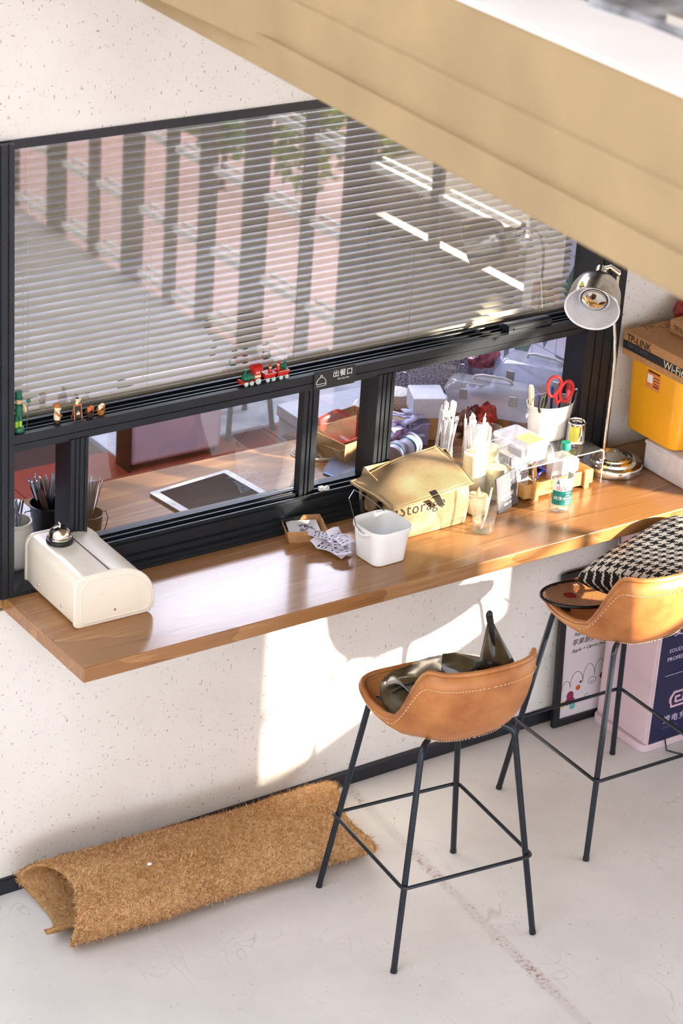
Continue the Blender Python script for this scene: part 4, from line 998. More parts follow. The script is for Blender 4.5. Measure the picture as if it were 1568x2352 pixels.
A = Y(806, 1104, -.055); Bq = Y(903, 1172, -.268); Cq = Y(1086, 1109, -.258); Dq = Y(1003, 1021, -.035)
def lidp(u, v):
    p = (Bq * (1 - u) + Cq * u) * (1 - v) + (A * (1 - u) + Dq * u) * v
    z = .020 * math.sin(PI * u) * math.sin(PI * min(1, v * 1.05)) + .006 * math.sin(u * 7 + 1) * math.sin(v * 5)
    return p - jo + Vector((0, 0, z))
q = MB(); q.grid(lidp, 20, 20); q.build('lid', M_JUTE, jb, 60, solid=.006)
edge = [lidp(u / 12, 0) for u in range(13)] + [lidp(1, v / 12) for v in range(1, 13)] + [lidp(1 - u / 12, 1) for u in range(1, 13)] + [lidp(0, 1 - v / 12) for v in range(1, 12)]
q = MB(); q.tube(edge, .0045, 6, True); q.build('lid_binding', M_JUTE, jb)
fr_dir = (Cq - Bq).normalized()
s0 = Y(993, 1128, -.245) - jo; s1 = Y(1003, 1142, -.273) - jo; s2 = Y(1013, 1160, -.264) - jo
q = MB(); wv = fr_dir * .0115
q.add([s0 - wv, s0 + wv, s1 + wv, s1 - wv, s2 + wv * .9, s2 - wv * .9, s2 + Vector((.004, 0, -.009))], [(0, 1, 2, 3), (3, 2, 4, 5), (5, 4, 6)]); q.build('strap', M_STRAP, jb, 0, solid=.003)
q = MB(); q.tube([s0 + wv * .8, s1 + wv * .8, s2 + wv * .7], .0006, 4); q.tube([s0 - wv * .8, s1 - wv * .8, s2 - wv * .7], .0006, 4); q.build('strap_stitching', M_STITCH, jb)
hp = [Y(*p, y) - jo for p, y in (((838, 1128), -.10), ((830, 1150), -.125), ((832, 1172), -.135), ((850, 1182), -.145), ((868, 1170), -.16), ((872, 1155), -.165))]
q = MB(); q.tube(hp, .008, 8); q.build('carry_handle', M_STRAP, jb)
to = Y(922, 1192, -.259) - jo; ux = (Y(1030, 1164, -.254) - Y(922, 1192, -.259))
jt = text('lettering', 'Storage', .052, mat('brown_print', '2c221b', .8), jb, to, ux, (0, -.06, 1), .0006, 1.1)
from mathutils.bvhtree import BVHTree
bv = BVHTree.FromPolygons([v.co for v in jbody.data.vertices], [p.vertices for p in jbody.data.polygons])
for v in jt.data.vertices:                                    # printed on the cloth: follow its surface
    h = bv.ray_cast(Vector((v.co.x, v.co.y - .06, v.co.z)), Vector((0, 1, 0)))
    if h[0]: v.co.y = h[0].y - .0028

# ================================================================== right half of the counter
# plastic cup of water with a straw
cp = thing('plastic_cup', 'clear ribbed plastic cup half full of water in front of the candles', 'cup', (1.462, -.312, ZC))
q = MB(); prof = [(0, .002), (.028, .002), (.0325, .006), (.034, .018), (.033, .020), (.035, .034), (.0342, .036), (.037, .060), (.0362, .062), (.040, .080), (.045, .084), (.049, .092), (.050, .100), (.047, .106), (.0475, .108)]
q.lathe(prof, 36); q.build('cup', M_CLEAR, cp, 50)
q = MB(); q.lathe([(0, .004), (.030, .005), (.033, .020), (.0345, .040), (0, .0405)], 32); q.build('water', M_WATER, cp)
q = MB(); q.tube([(.012, .004, .010), (.004, -.004, .060), (-.004, -.010, .150)][::-1], .0032, 8); o = q.build('straw', clear('straw_plastic', (.85, .86, .88), refl=1, haze=.3), cp); o.scale = (-1, 1, 1); o.location = (.008, 0, 0)

# candles in glass cylinders
def candle(lab, px, top_px, r, wax):
    p = Z(*px, ZC); h = Y(*top_px, p.y).z - ZC
    t = thing('glass_candle', lab, 'candle', (p.x, p.y, ZC))
    q = MB(); q.lathe([(0, .002), (r * .9, .002), (r, .006), (r, h - .002), (r - .001, h), (r - .002, h - .002)], 36); q.build('glass', M_CLEAR, t, 50)
    q = MB(); q.lathe([(0, .004), (r * .80, .004), (r * .86, .008), (r * .86, wax - .004), (r * .80, wax), (r * .4, wax - .003), (0, wax - .003)], 32); q.build('wax', M_WAX, t)
    q = MB(); q.lathe([(0, wax - .004), (.006, wax), (.0072, wax + .008), (.004, wax + .020), (0, wax + .028)], 14); q.build('flame_tip', M_WAX, t)
    return t
candle('short glass candle directly behind the plastic cup of water', (1094, 1178), (1094, 1086), .037, .062)
candle('tall glass candle stuffed with white straw wrappers, left of the other candles', (1082, 1150), (1082, 985), .043, .165)
candle('tall glass candle standing farthest back by the red bag', (1113, 1120), (1112, 985), .038, .145)
candle('medium glass candle behind the little grey sign', (1134, 1142), (1133, 1040), .037, .105)
def straws(lab, px, n, h, spread, dots, grp, seed):
    rn = random.Random(seed); p = Z(*px, ZC); first = None
    for i in range(n):
        a = rn.random() * 6.28; rr = spread * rn.random() ** .5
        if first is None:
            t = thing('wrapped_straw', lab, 'straw', (0, 0, 0), 0, grp)
            q = MB(); q.tube([(0, 0, 0), (0, 0, h * .93)], .0046, 7); q.build('straw', M_PAPER, t)
            q = MB(); q.add([(-.008, 0, h * .84), (.008, .001, h * .84), (.010, 0, h * .97), (.004, 0, h), (-.009, .001, h * .96)], [(0, 1, 2, 3, 4)]); q.build('wrapper_end', M_PAPER, t, 0)
            if dots:
                q = MB(); q.at((0, -.0048, h * .88)).box(-.0025, .0025, -.0006, .0006, -.004, .002); q.build('print_dot', M_INK, t, 0)
            first = t; o = t
        else: o = dup(first)
        o.location = (p.x + rr * math.cos(a), p.y + rr * math.sin(a) * .7, ZC + rn.uniform(0, .035)); o.rotation_euler = (rn.uniform(-.12, .12), rn.uniform(-.12, .12), rn.random() * 6.28)
straws('paper wrapped straw with black tip marks in the bunch left of the candles', (1014, 1075), 18, .20, .034, True, 'straws in the left bunch', 4)
straws('plain white wrapped straw standing out of the tall left candle glass', (1078, 1136), 14, .235, .030, False, 'straws in the candle glass', 5)
# small grey table sign
sp_ = Y(1112, 1165, -.262)
s_bl, s_br, s_tl, s_tr = Z(1142, 1176, ZC + .004), Z(1190, 1154, ZC + .004), None, None
cs = (s_bl + s_br) / 2; sd = (s_br - s_bl)
ss = thing('table_sign', 'grey tilted table sign with a drink and burger symbol', 'sign', (cs.x, cs.y, ZC), math.atan2(sd.y, sd.x)); wd_ = sd.length
ss.rotation_euler = (math.radians(-8), math.radians(-4), math.atan2(sd.y, sd.x) + .05)
q = MB(); q.box(-wd_ / 2, wd_ / 2, -.003, .003, .0, .118); q.build('plate', mat('sign_grey', '54565e', .4), ss, 0, bevel=.001)
q = MB(); q.hexa([(-wd_ / 2, .003, 0), (wd_ / 2, .003, 0), (wd_ / 2, .03, 0), (-wd_ / 2, .03, 0)], [(-wd_ / 2, .003, .008), (wd_ / 2, .003, .008), (wd_ / 2, .03, .003), (-wd_ / 2, .03, .003)]); q.build('foot', M_BLACK, ss, 0)
text('lettering', '请勿外带', .0165, MWI, ss, (-.036, -.0034, .040), (1, 0, 0), (0, 0, 1), .0003, 1.05)
text('lettering', 'No outside food', .006, MWI, ss, (-.022, -.0034, .033), (1, 0, 0), (0, 0, 1), .0003)
text('lettering', '谢绝入内', .0095, MWI, ss, (-.022, -.0034, .016), (1, 0, 0), (0, 0, 1), .0003, 1.05)
q = MB(); y_ = -.0036
def lt(pts, r=.0008): q.tube([(x, y_, z) for x, z in pts], r, 4)
lt([(-.024, .085), (-.020, .066), (-.006, .066), (-.002, .085), (-.024, .085)]); lt([(-.023 + .0105 * (1 - math.cos(PI * i / 8)), .086 + .010 * math.sin(PI * i / 8)) for i in range(9)]); lt([(-.012, .096), (-.012, .102)]); lt([(-.020, .068), (-.004, .083)])
lt([(.003 + .010 * (1 - math.cos(PI * i / 8)), .085 + .010 * math.sin(PI * i / 8)) for i in range(9)] + [(.003, .085)]); lt([(.003, .081), (.008, .079), (.013, .081), (.018, .079), (.023, .081)]); lt([(.003, .076), (.023, .076), (.022, .070), (.004, .070), (.003, .076)]); lt([(.001, .088), (.010, .103)])
q.build('symbol', MWI, ss)

# water bottle
wb = thing('water_bottle', 'clear water bottle with a green cap and green and white label', 'bottle', (1.770, -.300, ZC))
q = MB(); prof = [(0, .006), (.018, .002), (.028, .0), (.0335, .006), (.0345, .014), (.0335, .018), (.0345, .030), (.0345, .125), (.0335, .130), (.033, .138), (.029, .160), (.022, .182), (.015, .198), (.0125, .204), (.0125, .216)]
q.lathe(prof, 40); q.build('bottle', M_CLEAR, wb, 50)
q = MB(); q.lathe([(0, .007), (.026, .003), (.032, .010), (.0328, .120), (0, .1205)], 32); q.build('water', M_WATER, wb)
q = MB(); q.lathe([(0, .209), (.0155, .209), (.0158, .212), (.0155, .229), (.0142, .231), (0, .231)], 24); q.build('cap', mat('cap_green', '1f8f73', .4), wb)
ga0, ga1 = -PI * .98, PI * .10
q = MB(); q.lathe([(.0349, .078), (.0349, .122)], 30, a0=ga0, a1=ga1); q.build('label_white', M_PAPER, wb)
q = MB(); q.lathe([(.0350, .032), (.0350, .079)], 30, a0=ga0, a1=ga1); q.build('label_green', mat('label_green', '127f74', .5), wb)
def cyl_text(s, size, m, ang, z, r, par):
    o = text('lettering', s, size, m, par, (0, 0, 0), (1, 0, 0), (0, 1, 0), .0002)
    for v in o.data.vertices:
        a = ang + v.co.x / r; h = v.co.y; d = v.co.z; v.co = Vector(((r + d) * math.cos(a), (r + d) * math.sin(a), z + h))
    return o
cyl_text('山泉', .019, M_RED, -2.72, .082, .0352, wb); cyl_text('纯净水', .014, MWI, -2.90, .050, .0353, wb)
for k in range(5):
    q = MB(); q.lathe([(.0353, .036 + .0085 * k), (.0353, .0405 + .0085 * k)], 10, a0=-1.80, a1=-1.80 + .45 + .12 * (k % 3)); q.build('small_print', MWI, wb)
q = MB(); q.add([(.0352 * math.cos(a), .0352 * math.sin(a), z) for a, z in ((-2.75, .102), (-2.45, .102), (-2.60, .118))], [(0, 1, 2)]); q.build('hill_mark', mat('label_green', '127f74'), wb, 0)

# heat lamp
hl = thing('heat_lamp', 'chrome gooseneck heat lamp with a bell shade at the right counter end', 'lamp', (2.128, -.135, ZC))
q = MB(); q.lathe([(0, .0), (.095, .0), (.097, .003), (.097, .022), (.095, .026), (.076, .028), (.074, .036), (.069, .039), (.064, .036), (.062, .033), (.056, .034), (.054, .042), (.049, .045), (.044, .042), (.042, .039), (.012, .040), (0, .040)], 64); bs = q.build('base', M_CHROME, hl, 30)
hlo = Vector(hl.location)
yst = -.135
stem = [Y(px, py, yst) - hlo for px, py in ((1383, 1072), (1384, 1050), (1389, 1010), (1396, 950), (1405, 890), (1411, 830), (1412, 780), (1410, 720))]
stem += [Vector((stem[-1].x + dx, stem[-1].y + dy, stem[-1].z + dz)) for dx, dy, dz in ((.0, .0, .05), (-.004, -.004, .10), (-.012, -.012, .135), (-.03, -.03, .155), (-.05, -.055, .158))]
pts = []
for i in range(len(stem) - 1):
    n_ = max(2, int((stem[i + 1] - stem[i]).length / .0035))
    for k in range(n_): pts.append(stem[i].lerp(stem[i + 1], k / n_))
q = MB(); q.tube(pts, [.0062 if i % 2 else .0052 for i in range(len(pts))], 10); q.build('gooseneck', M_CHROME, hl, 60)
q = MB(); q.at(stem[0] + Vector((0, 0, -.002))).lathe([(0, 0), (.011, 0), (.011, .012), (.008, .016), (.0075, .05), (0, .05)], 20); q.build('socket', M_CHROME, hl)
q = MB(); q.tube([stem[0] + Vector((.02, .03, .0)), stem[0] + Vector((.022, .05, .01)), stem[0] + Vector((.0, .10, .0))], .004, 6); q.build('cord', M_BLACK, hl)
# shade
imgd = RM @ Vector((0, -1, 0)); cdv = -ray(1360, 690).normalized(); imgr = RM @ Vector((1, 0, 0))
ax = (cdv * .70 + imgd * .70 - imgr * .17).normalized()          # towards the opening
oc = Y(1359, 710, -.262) - hlo                                    # centre of the opening
mz = Vector((0, 0, 1)).rotation_difference(ax).to_matrix().to_4x4()
def shade_xf(q): q.xf = Matrix.Translation(oc) @ mz; return q
R0 = .083
q = shade_xf(MB()); q.lathe([(R0 + .002, 0), (R0 + .003, -.002), (R0, -.004), (R0 * .97, -.04), (R0 * .92, -.075), (R0 * .80, -.102), (R0 * .55, -.120), (.028, -.128), (.026, -.150), (.0, -.152)], 48); q.build('shade', M_BRUSHED, hl, 50)
q = shade_xf(MB()); q.lathe([(R0 + .002, 0), (R0 - .003, -.003), (R0 * .94, -.04), (R0 * .88, -.073), (R0 * .76, -.098), (R0 * .5, -.114), (.0, -.118)], 48); q.build('shade_lining', mat('lining_white', 'f4f2f5', .5), hl, 50)
q = shade_xf(MB()); q.lathe([(0, -.030), (.020, -.031), (.036, -.036), (.043, -.048), (.040, -.066), (.026, -.095), (.015, -.11)], 36); q.build('bulb', M_CHROME, hl)
q = shade_xf(MB()); q.lathe([(.044, -.052), (.047, -.050), (.047, -.044), (.044, -.042)], 36); q.build('bulb_ring', M_WHITE, hl)
q = shade_xf(MB()); q.lathe([(0, -.15), (.021, -.15), (.021, -.158), (.018, -.160), (.018, -.185), (0, -.187)], 24); q.build('neck', M_CHROME, hl)
e_ = oc - ax * .18
q = MB(); q.tube([stem[-1], stem[-1].lerp(e_, .5) + Vector((0, 0, .015)), e_], .010, 10); q.build('joint', M_CHROME, hl)
# warning sticker on the shade (yellow triangle), facing up and to the camera
upv = mz.to_3x3().inverted() @ (-imgd); an = math.atan2(upv.y, upv.x) + .26
q = shade_xf(MB())
def shp(a, s): return ((R0 * .99) * math.cos(an + a), (R0 * .99) * math.sin(an + a), -s)
q.add([shp(-.13, .012), shp(.13, .012), shp(0, .040)], [(0, 1, 2)]); q.xf = Matrix.Translation(ax * 0 + (mz.to_3x3() @ Vector((math.cos(an), math.sin(an), 0))) * .0025) @ q.xf
q.v = []; q.f = []; q.mi = []; q.add([shp(-.13, .012), shp(.13, .012), shp(0, .040)], [(0, 1, 2)])
q.build('warning_sticker', mat('yellow_sticker', 'f0d21e', .5), hl, 0, solid=.0008)

# clear acrylic riser
rs = thing('acrylic_riser', 'clear acrylic bridge stand over the pine crate', 'stand', (1.86, -.09, ZC)); ro = Vector(rs.location)
q = MB(); x0, x1, y0, y1, h = 1.672 - ro.x, 2.022 - ro.x, -.205 - ro.y, .015 - ro.y, .118
def riser(d):
    return [(x0 + d, 0), (x0 + d, h - .012 - d), (x0 + .003 + d, h - .004 - d), (x0 + .012 + d, h - d), (x1 - .012 - d, h - d), (x1 - .003 - d, h - .004 - d), (x1 - d, h - .012 - d), (x1 - d, 0)]
pl = riser(0) + riser(.004)[::-1]
vs = [(x, y0, z) for x, z in pl] + [(x, y1, z) for x, z in pl]; n_ = len(pl)
q.add(vs, [(i, (i + 1) % n_, n_ + (i + 1) % n_, n_ + i) for i in range(n_)])
q.build('bridge', M_CLEAR, rs, 30)
M_EDGE = clear('acrylic_edge', (.9, .92, .95), refl=1, haze=.55, hazecol=(.95, .95, .97))
for yy in (y0, y1):
    q = MB(); q.add([(x, yy, z) for x, z in pl], [(i, i + 1, n_ - 2 - i, n_ - 1 - i) for i in range(7)]); q.build('edge', M_EDGE, rs, 0)
RT = ZC + h
# small lidded box on the riser
lb = thing('lidded_box', 'small milky lidded box with a yellow note on the acrylic stand', 'box', (1.752, -.110, RT), math.radians(6))
M_PALEMILK = clear('frosted_lid', (.93, .93, .97), refl=.9, haze=.32, hazecol=(.86, .86, .95))
q = MB(); loft(q, [[(x, y, z) for x, y in rrect(w, d, .01, 4)] for z, w, d in ((0, .092, .142), (.052, .100, .152))], True, False); q.build('box', M_PALEMILK, lb, 40)
q = MB(); loft(q, [[(x, y, z) for x, y in rrect(w, d, .012, 4)] for z, w, d in ((.050, .106, .158), (.060, .106, .158), (.0605, .098, .150), (.0625, .090, .142))], True, True); q.build('lid', M_PALEMILK, lb, 40)
q = MB(); q.box(-.030, .038, -.062, .004, .0628, .0636); q.build('note', mat('yellow_note', 'e3dc72', .7), lb, 0)
q = MB(); 
for k in range(4): q.box(-.02 + .01 * (k % 2), .025, -.05 + .013 * k, -.0485 + .013 * k, .0637, .0639)
q.build('note_writing', mat('note_ink', '77763a', .7), lb, 0)
q = MB(); q.box(-.0515, -.0500, -.055, .005, .018, .040); q.build('side_label', mat('grey_print', '8a8a98', .6), lb, 0)
# oval planter with pens
pl_ = thing('oval_planter', 'white oval enamel pot full of pens and scissors', 'pot', (1.918, -.040, RT + .001)); po = Vector(pl_.location)
q = MB()
def oval(w, d, z, n=40): return [(w * math.cos(2 * PI * i / n), d * math.sin(2 * PI * i / n), z) for i in range(n)]
loft(q, [oval(.066, .045, 0), oval(.072, .050, .05), oval(.073, .0505, .052), oval(.0735, .051, .055), oval(.077, .054, .075), oval(.0782, .0545, .0765), oval(.078, .055, .080), oval(.084, .060, .118), oval(.0855, .0612, .121), oval(.083, .059, .121), oval(.071, .049, .01), oval(.06, .04, .006)], True, True); q.build('body', M_WHITEMETAL, pl_, 50)
q = MB(); q.tube([(.083, .0, .100), (.102, 0, .108), (.112, 0, .125), (.104, 0, .142), (.088, 0, .138), (.084, 0, .122)], .0028, 8); q.build('handle', M_WHITEMETAL, pl_)
q = MB(); q.tube([(-.083, .0, .100), (-.108, -.01, .098), (-.106, -.012, .088), (-.088, 0, .11), (-.10, -.005, .118)], .0016, 6); q.build('handle', M_CUTLERY, pl_)
q = MB(); q.at((-.012, -.0597, .098), (PI / 2, 0, 0)).lathe([(0, .003), (.005, .0025), (.0065, 0)], 14); q.build('rivet', M_WHITEMETAL, pl_)
def scissor(lab, m, base, tilt, sc=1):
    t = thing('scissors', lab, 'scissors', base); t.rotation_euler = tilt
    q = MB()
    q.tube([(-.020 * sc + .019 * sc * math.cos(a) * (1 + .25 * math.sin(a)), 0, .150 * sc + .031 * sc * math.sin(a)) for a in [2 * PI * i / 24 for i in range(24)]], .0046 * sc, 8, True); q.tube([(-.010 * sc, 0, .125 * sc), (.0, 0, .10 * sc)], .0045 * sc, 8); q.build('handle', m, t)
    q = MB(); q.tube([(.022 * sc + .019 * sc * math.cos(a), .003, .138 * sc + .032 * sc * math.sin(a)) for a in [2 * PI * i / 24 for i in range(24)]], .0046 * sc, 8, True); q.tube([(.012 * sc, .003, .112 * sc), (.002, .003, .095 * sc)], .0045 * sc, 8); q.build('handle', m, t)
    q = MB(); q.box(-.007 * sc, .003 * sc, -.001, .0005, .0, .105 * sc); q.box(-.002, .008 * sc, .0008, .0024, .0, .10 * sc); q.build('blade', M_CUTLERY, t, 0)
scissor('red handled scissors standing tallest in the white oval pot', M_RED, (1.906, -0.060, RT + .015), (.05, .12, -.35), 1.12)
scissor('black and red handled scissors low at the left in the white oval pot', M_STRAP, (1.871, -0.054, RT + .010), (.06, -.10, .5), .86)
def pen(lab, base, tilt, L, r, cbody, ccap, grp=None):
    t = thing('pen', lab, 'pen', base, 0, grp); t.rotation_euler = tilt
    q = MB(); q.lathe([(0, 0), (r * .6, .0), (r, .012), (r, L * .72), (0, L * .72)], 12); q.build('barrel', cbody, t)
    q = MB(); q.lathe([(0, L * .7), (r * 1.12, L * .7), (r * 1.15, L * .73), (r * 1.05, L * .97), (r * .8, L), (0, L)], 12); q.build('cap', ccap, t)
    q = MB(); q.box(-.0012, .0012, -r * 1.5, -r * 1.05, L * .74, L * .96); q.build('clip', ccap, t, 0)
M_BLUE = mat('pen_blue', '2a3f9e', .4); M_PURP = mat('pen_purple', '3c2a7e', .4); M_PINKR = mat('coral', 'e0505c', .4)
pen('clear tube marker with a coral cap at the front right of the pot', (1.951, -0.072, RT + .012), (.02, .06, 0), .155, .0075, mat('teal_barrel', '1d7d68', .3), M_PINKR)
pen('dark marker with a red cap at the back right of the pot', (1.978, -0.052, RT + .012), (-.05, .08, .3), .170, .007, M_BLACK, M_RED)
pen('thick black marker leaning at the right rim of the pot', (1.986, -0.062, RT + .012), (.02, .10, 0), .140, .0085, M_BLACK, M_BLACK)
pen('purple capped pen behind the coral marker in the pot', (1.956, -0.042, RT + .012), (-.08, .05, .2), .160, .0055, M_PURP, M_PURP)
pen('blue clicker pen between the red scissor loops', (1.928, -0.040, RT + .012), (-.06, .0, .2), .155, .0042, M_BLUE, M_BLUE)
pen('slim blue pen left of the red scissors in the pot', (1.884, -0.034, RT + .012), (-.05, -.06, .2), .135, .0042, M_BLUE, M_BLUE)
pen('ivory cutter handle at the back left of the pot', (1.864, -0.027, RT + .012), (-.02, -.14, .2), .175, .0075, mat('ivory', 'd9cfae', .4), mat('ivory', 'd9cfae', .4))
# shiny can and yellow card
cn = thing('tin_can', 'small shiny tin with a yellow label on the right end of the stand', 'can', (2.008, -.140, RT + .0008))
p = Y(1320, 1012, -.115); cn.location = (p.x, -.115, RT + .0008)
q = MB(); q.lathe([(0, 0), (.030, 0), (.031, .002), (.030, .004), (.030, .066), (.031, .068), (.0305, .070), (.027, .070), (.026, .066), (.016, .066), (.015, .063), (0, .063)], 36); q.build('body', M_CHROME, cn)
q = MB(); q.lathe([(.0304, .008), (.0304, .060)], 14, a0=-2.95, a1=-1.95); q.build('label', mat('lime_label', 'cfc94e', .6), cn)
cdp = thing('yellow_card', 'yellow lined card leaning behind the tin on the stand', 'card', (2.012, -.052, RT)); cdp.rotation_euler = (math.radians(-6), 0, .5)
p = Y(1300, 1018, -.065); cdp.location = (p.x, -.035, RT)
q = MB(); q.box(-.024, .03, -.001, .001, 0, .085); q.build('card', mat('card_yellow', 'd9cf86', .8), cdp, 0)
q = MB()
for k in range(5): q.box(-.018, .022, -.0016, -.0009, .018 + .013 * k, .0188 + .013 * k)
q.build('ruling', M_DARKWOOD, cdp, 0)
# pine crate with contents
cr = thing('pine_crate', 'small pine crate of sachets standing under the acrylic stand', 'crate', (1.832, -.158, ZC), math.radians(0)); co = Vector(cr.location)
def slat(nm, x0, x1, y0, y1, z0, z1): q = MB(); q.box(x0, x1, y0, y1, z0, z1); return q.build(nm, M_PINE, cr, 0, bevel=.0012)
slat('side_board', -.130, .150, -.050, -.043, .010, .056); slat('side_board', -.130, .150, .060, .067, .010, .056)
slat('end_board', -.130, -.123, -.043, .060, .010, .056); slat('end_board', .143, .150, -.043, .060, .010, .056); slat('base_board', -.123, .143, -.043, .060, .010, .015)
for x in (-.098, .108):
    for y in (-.059, .067): slat('batten', x, x + .020, y, y + .009, 0, .064)
text('lettering', 'HANDMADE', .013, mat('burnt_print', '5a3a1a', .8), cr, (-.045, -.0504, .022), (1, 0, 0), (0, 0, 1), .0002, 1.2)
wbx = thing('white_box', 'plain white card box standing in the pine crate at its right', 'box', (1.895, -.152, ZC + .015))
q = MB(); q.box(-.032, .035, -.040, .035, 0, .082); q.build('carton', M_PAPER, wbx, 0, bevel=.001)
q = MB(); q.box(-.03, .033, -.038, .033, .082, .0835); q.build('lid', M_PAPER, wbx, 0)
bk = thing('booklet', 'pale printed booklet standing in the left end of the pine crate', 'booklet', (1.735, -.135, ZC + .015)); bk.rotation_euler = (math.radians(-10), 0, 0)
q = MB(); q.box(-.020, .052, 0, .006, 0, .095); q.build('pages', M_PAPER, bk, 0)
q = MB()
for k in range(9): q.box(-.014, .045 - .01 * (k % 3), -.0006, .0002, .015 + .008 * k, .017 + .008 * k)
q.build('print', mat('grey_print', '8a8a98', .6), bk, 0)
stp = thing('metal_stapler', 'chrome stapler standing upright in the front left of the pine crate', 'stapler', (1.748, -.190, ZC + .015)); stp.rotation_euler = (0, math.radians(-4), .3)
q = MB(); q.hexa([(-.015, -.012, 0), (.015, -.012, 0), (.015, .012, 0), (-.015, .012, 0)], [(-.011, -.009, .055), (.011, -.009, .055), (.011, .009, .055), (-.011, .009, .055)]); q.build('base', M_CHROME, stp, 0, bevel=.003)
q = MB(); q.hexa([(-.012, -.010, .058), (.014, -.010, .058), (.014, .010, .058), (-.012, .010, .058)], [(-.018, -.008, .112), (.004, -.008, .116), (.004, .008, .116), (-.018, .008, .112)]); q.tube([(0, 0, .05), (.001, 0, .062)], .007, 8); q.build('lever', M_CHROME, stp, 0, bevel=.003)
for k, (x, y, rz) in enumerate(((1.795, -.150, .4), (1.812, -.135, -.3), (1.803, -.165, 1.0))):
    t = thing('sachet', ['blue foil sachet at the left of the group in the pine crate', 'blue foil sachet at the back of the group in the pine crate', 'blue foil sachet nearest the bottle in the pine crate'][k], 'sachet', (x, y, ZC + .06 + .008 * k), rz); t.rotation_euler = (.5, .25 * k - .3, rz)
    q = MB(); q.grid(lambda u, v: (-.022 + .044 * u, -.014 + .028 * v, .005 * math.sin(PI * u) * math.sin(PI * v) + .002 * math.sin(11 * u)), 8, 6); q.build('foil', mat('blue_foil', '232a78', .25, .4), t, 40, solid=.002)
orp = thing('orange_packet', 'orange card packet behind the sachets in the pine crate', 'packet', (1.786, -.125, ZC + .015)); orp.rotation_euler = (0, 0, -.5)
q = MB(); q.box(-.026, .026, -.003, .003, 0, .072); q.box(-.026, .026, -.0034, .0034, .058, .074); q.build('card', mat('orange_card', 'd8532f', .5), orp, 0)
for k in range(4):
    t = thing('magazine', ['topmost dark magazine in the curled pile by the lamp base', 'second magazine down in the curled pile by the lamp base', 'third magazine down in the curled pile by the lamp base', 'lowest magazine of the curled pile by the lamp base'][k], 'magazine', (2.06 + .003 * k, .015, ZC + .0205 - .0062 * k), -.5)
    q = MB(); q.grid(lambda u, v: (-.055 + .11 * u, -.05 + .10 * v, .002 + .085 * max(0, .32 - u) ** 1.5 * (2 if k == 0 else 0)), 10, 4); q.build('cover', mat('cover_%d' % k, ('3a3d4a', 'b9bac4', '8a2f2f', '2a2a30')[k], .3), t, 50, solid=.004)

# ------------------------------------------------------------------ boxes at the right wall end
wx = thing('white_carton', 'white plastic carton with round holes under the yellow crate', 'box', (2.222, -.42, ZC))
q = MB(); q.box(0, .36, 0, .245, 0, .100); q.build('box', mat('grey_white', 'd8d5da', .4), wx, bevel=.006)
q = MB(); q.box(-.002, .362, -.002, .247, .086, .0985); q.build('lid', mat('grey_white', 'd8d5da', .4), wx, bevel=.004)
for yy, zz in ((.045, .045), (.02, .018)):
    q = MB(); q.at((-.0006, yy, zz), (0, -PI / 2, 0)).lathe([(0, .0006), (.007, .0006), (.007, 0), (0, 0)], 16); q.build('hole', M_BLACK, wx)
yb_ = thing('yellow_crate', 'translucent yellow plastic crate with slotted front under the brown cartons', 'crate', (2.222, -.312, ZC + .102)); 
M_YEL = mat('yellow_plastic', 'f2ae24', .32, 0, .03, 10, trans=.25)
q = MB(); loft(q, [[(x + .15, y + .13, z) for x, y in rrect(w, d, .035, 6)] for z, w, d in ((0, .286, .238), (.004, .296, .248), (.20, .306, .258), (.246, .310, .262), (.246, .302, .254), (.008, .286, .240))], True, True); q.build('body', M_YEL, yb_, 40)
q = MB(); q.box(.05, .30, -.003, .0, .262, .2625); 
for k, zz in enumerate((.205, .160, .115, .075, .035)):
    q = MB(); q.tube([(.055, -.0005, zz), (.060, -.0015, zz + .008), (.20, -.0015, zz + .008), (.205, -.0005, zz), (.20, -.0015, zz - .008), (.06, -.0015, zz - .008)], .0022, 6, True); q.build('slot_rim', M_YEL, yb_)
    if k in (0, 1):
        q = MB(); q.box(.060, .20, -.0012, .0006, zz - .007, zz + .007); q.build('slot', mat('slot_shade', '3a2c12' if k else 'f4f0e2', .6), yb_, 0)
q = MB(); q.box(-.0042, -.0030, .100, .165, .172, .237); lbq = q.build('label', mat('orange_label', 'e08848', .6), yb_, 0)
q = MB(); q.box(-.0046, -.0040, .136, .160, .192, .219); q.build('white_patch', M_PAPER, lbq, 0)
q = MB(); q.box(-.0046, -.0040, .104, .160, .227, .234)
for k in range(4): q.box(-.0046, -.0040, .104, .130, .183 + .010 * k, .186 + .010 * k + .003 * (k == 0))
q.build('print', mat('label_print', '5a2c1c', .7), lbq, 0)
bxx = thing('network_carton', 'long brown carton with a black stripe on top of the yellow crate', 'carton', (2.205, -.348, ZC + .3495)); 
q = MB(); q.box(0, .42, 0, .315, 0, .082); q.build('carton', M_KRAFT, bxx, 0, bevel=.002)
q = MB(); q.box(-.0008, .0004, .001, .314, .022, .050); q.build('stripe', mat('stripe_black', '26282c', .6), bxx, 0)
text('lettering', 'TP-LINK', .034, M_INK, bxx, (-.001, .300, .052), (0, -1, 0), (0, 0, 1), .0003, .95)
text('lettering', 'Wi-Fi6', .036, mat('cream_print', 'e8dcc0', .6), bxx, (-.0012, .118, .024), (0, -1, 0), (0, 0, 1), .0003, 1)
text('lettering', '双频千兆 路由器', .014, mat('grey_on_black', '55585e', .6), bxx, (-.0012, .295, .034), (0, -1, 0), (0, 0, 1), .0003, 1)
text('lettering', 'TP-LINK', .045, mat('faded_ink', '6b5238', .7), bxx, (.055, .285, .0822), (1, -.25, 0), (.25, 1, 0), .0003, 1)
q = MB(); q.box(.09, .41, .012, .035, .0818, .0824); q.build('top_stripe', mat('stripe_black', '26282c'), bxx, 0)
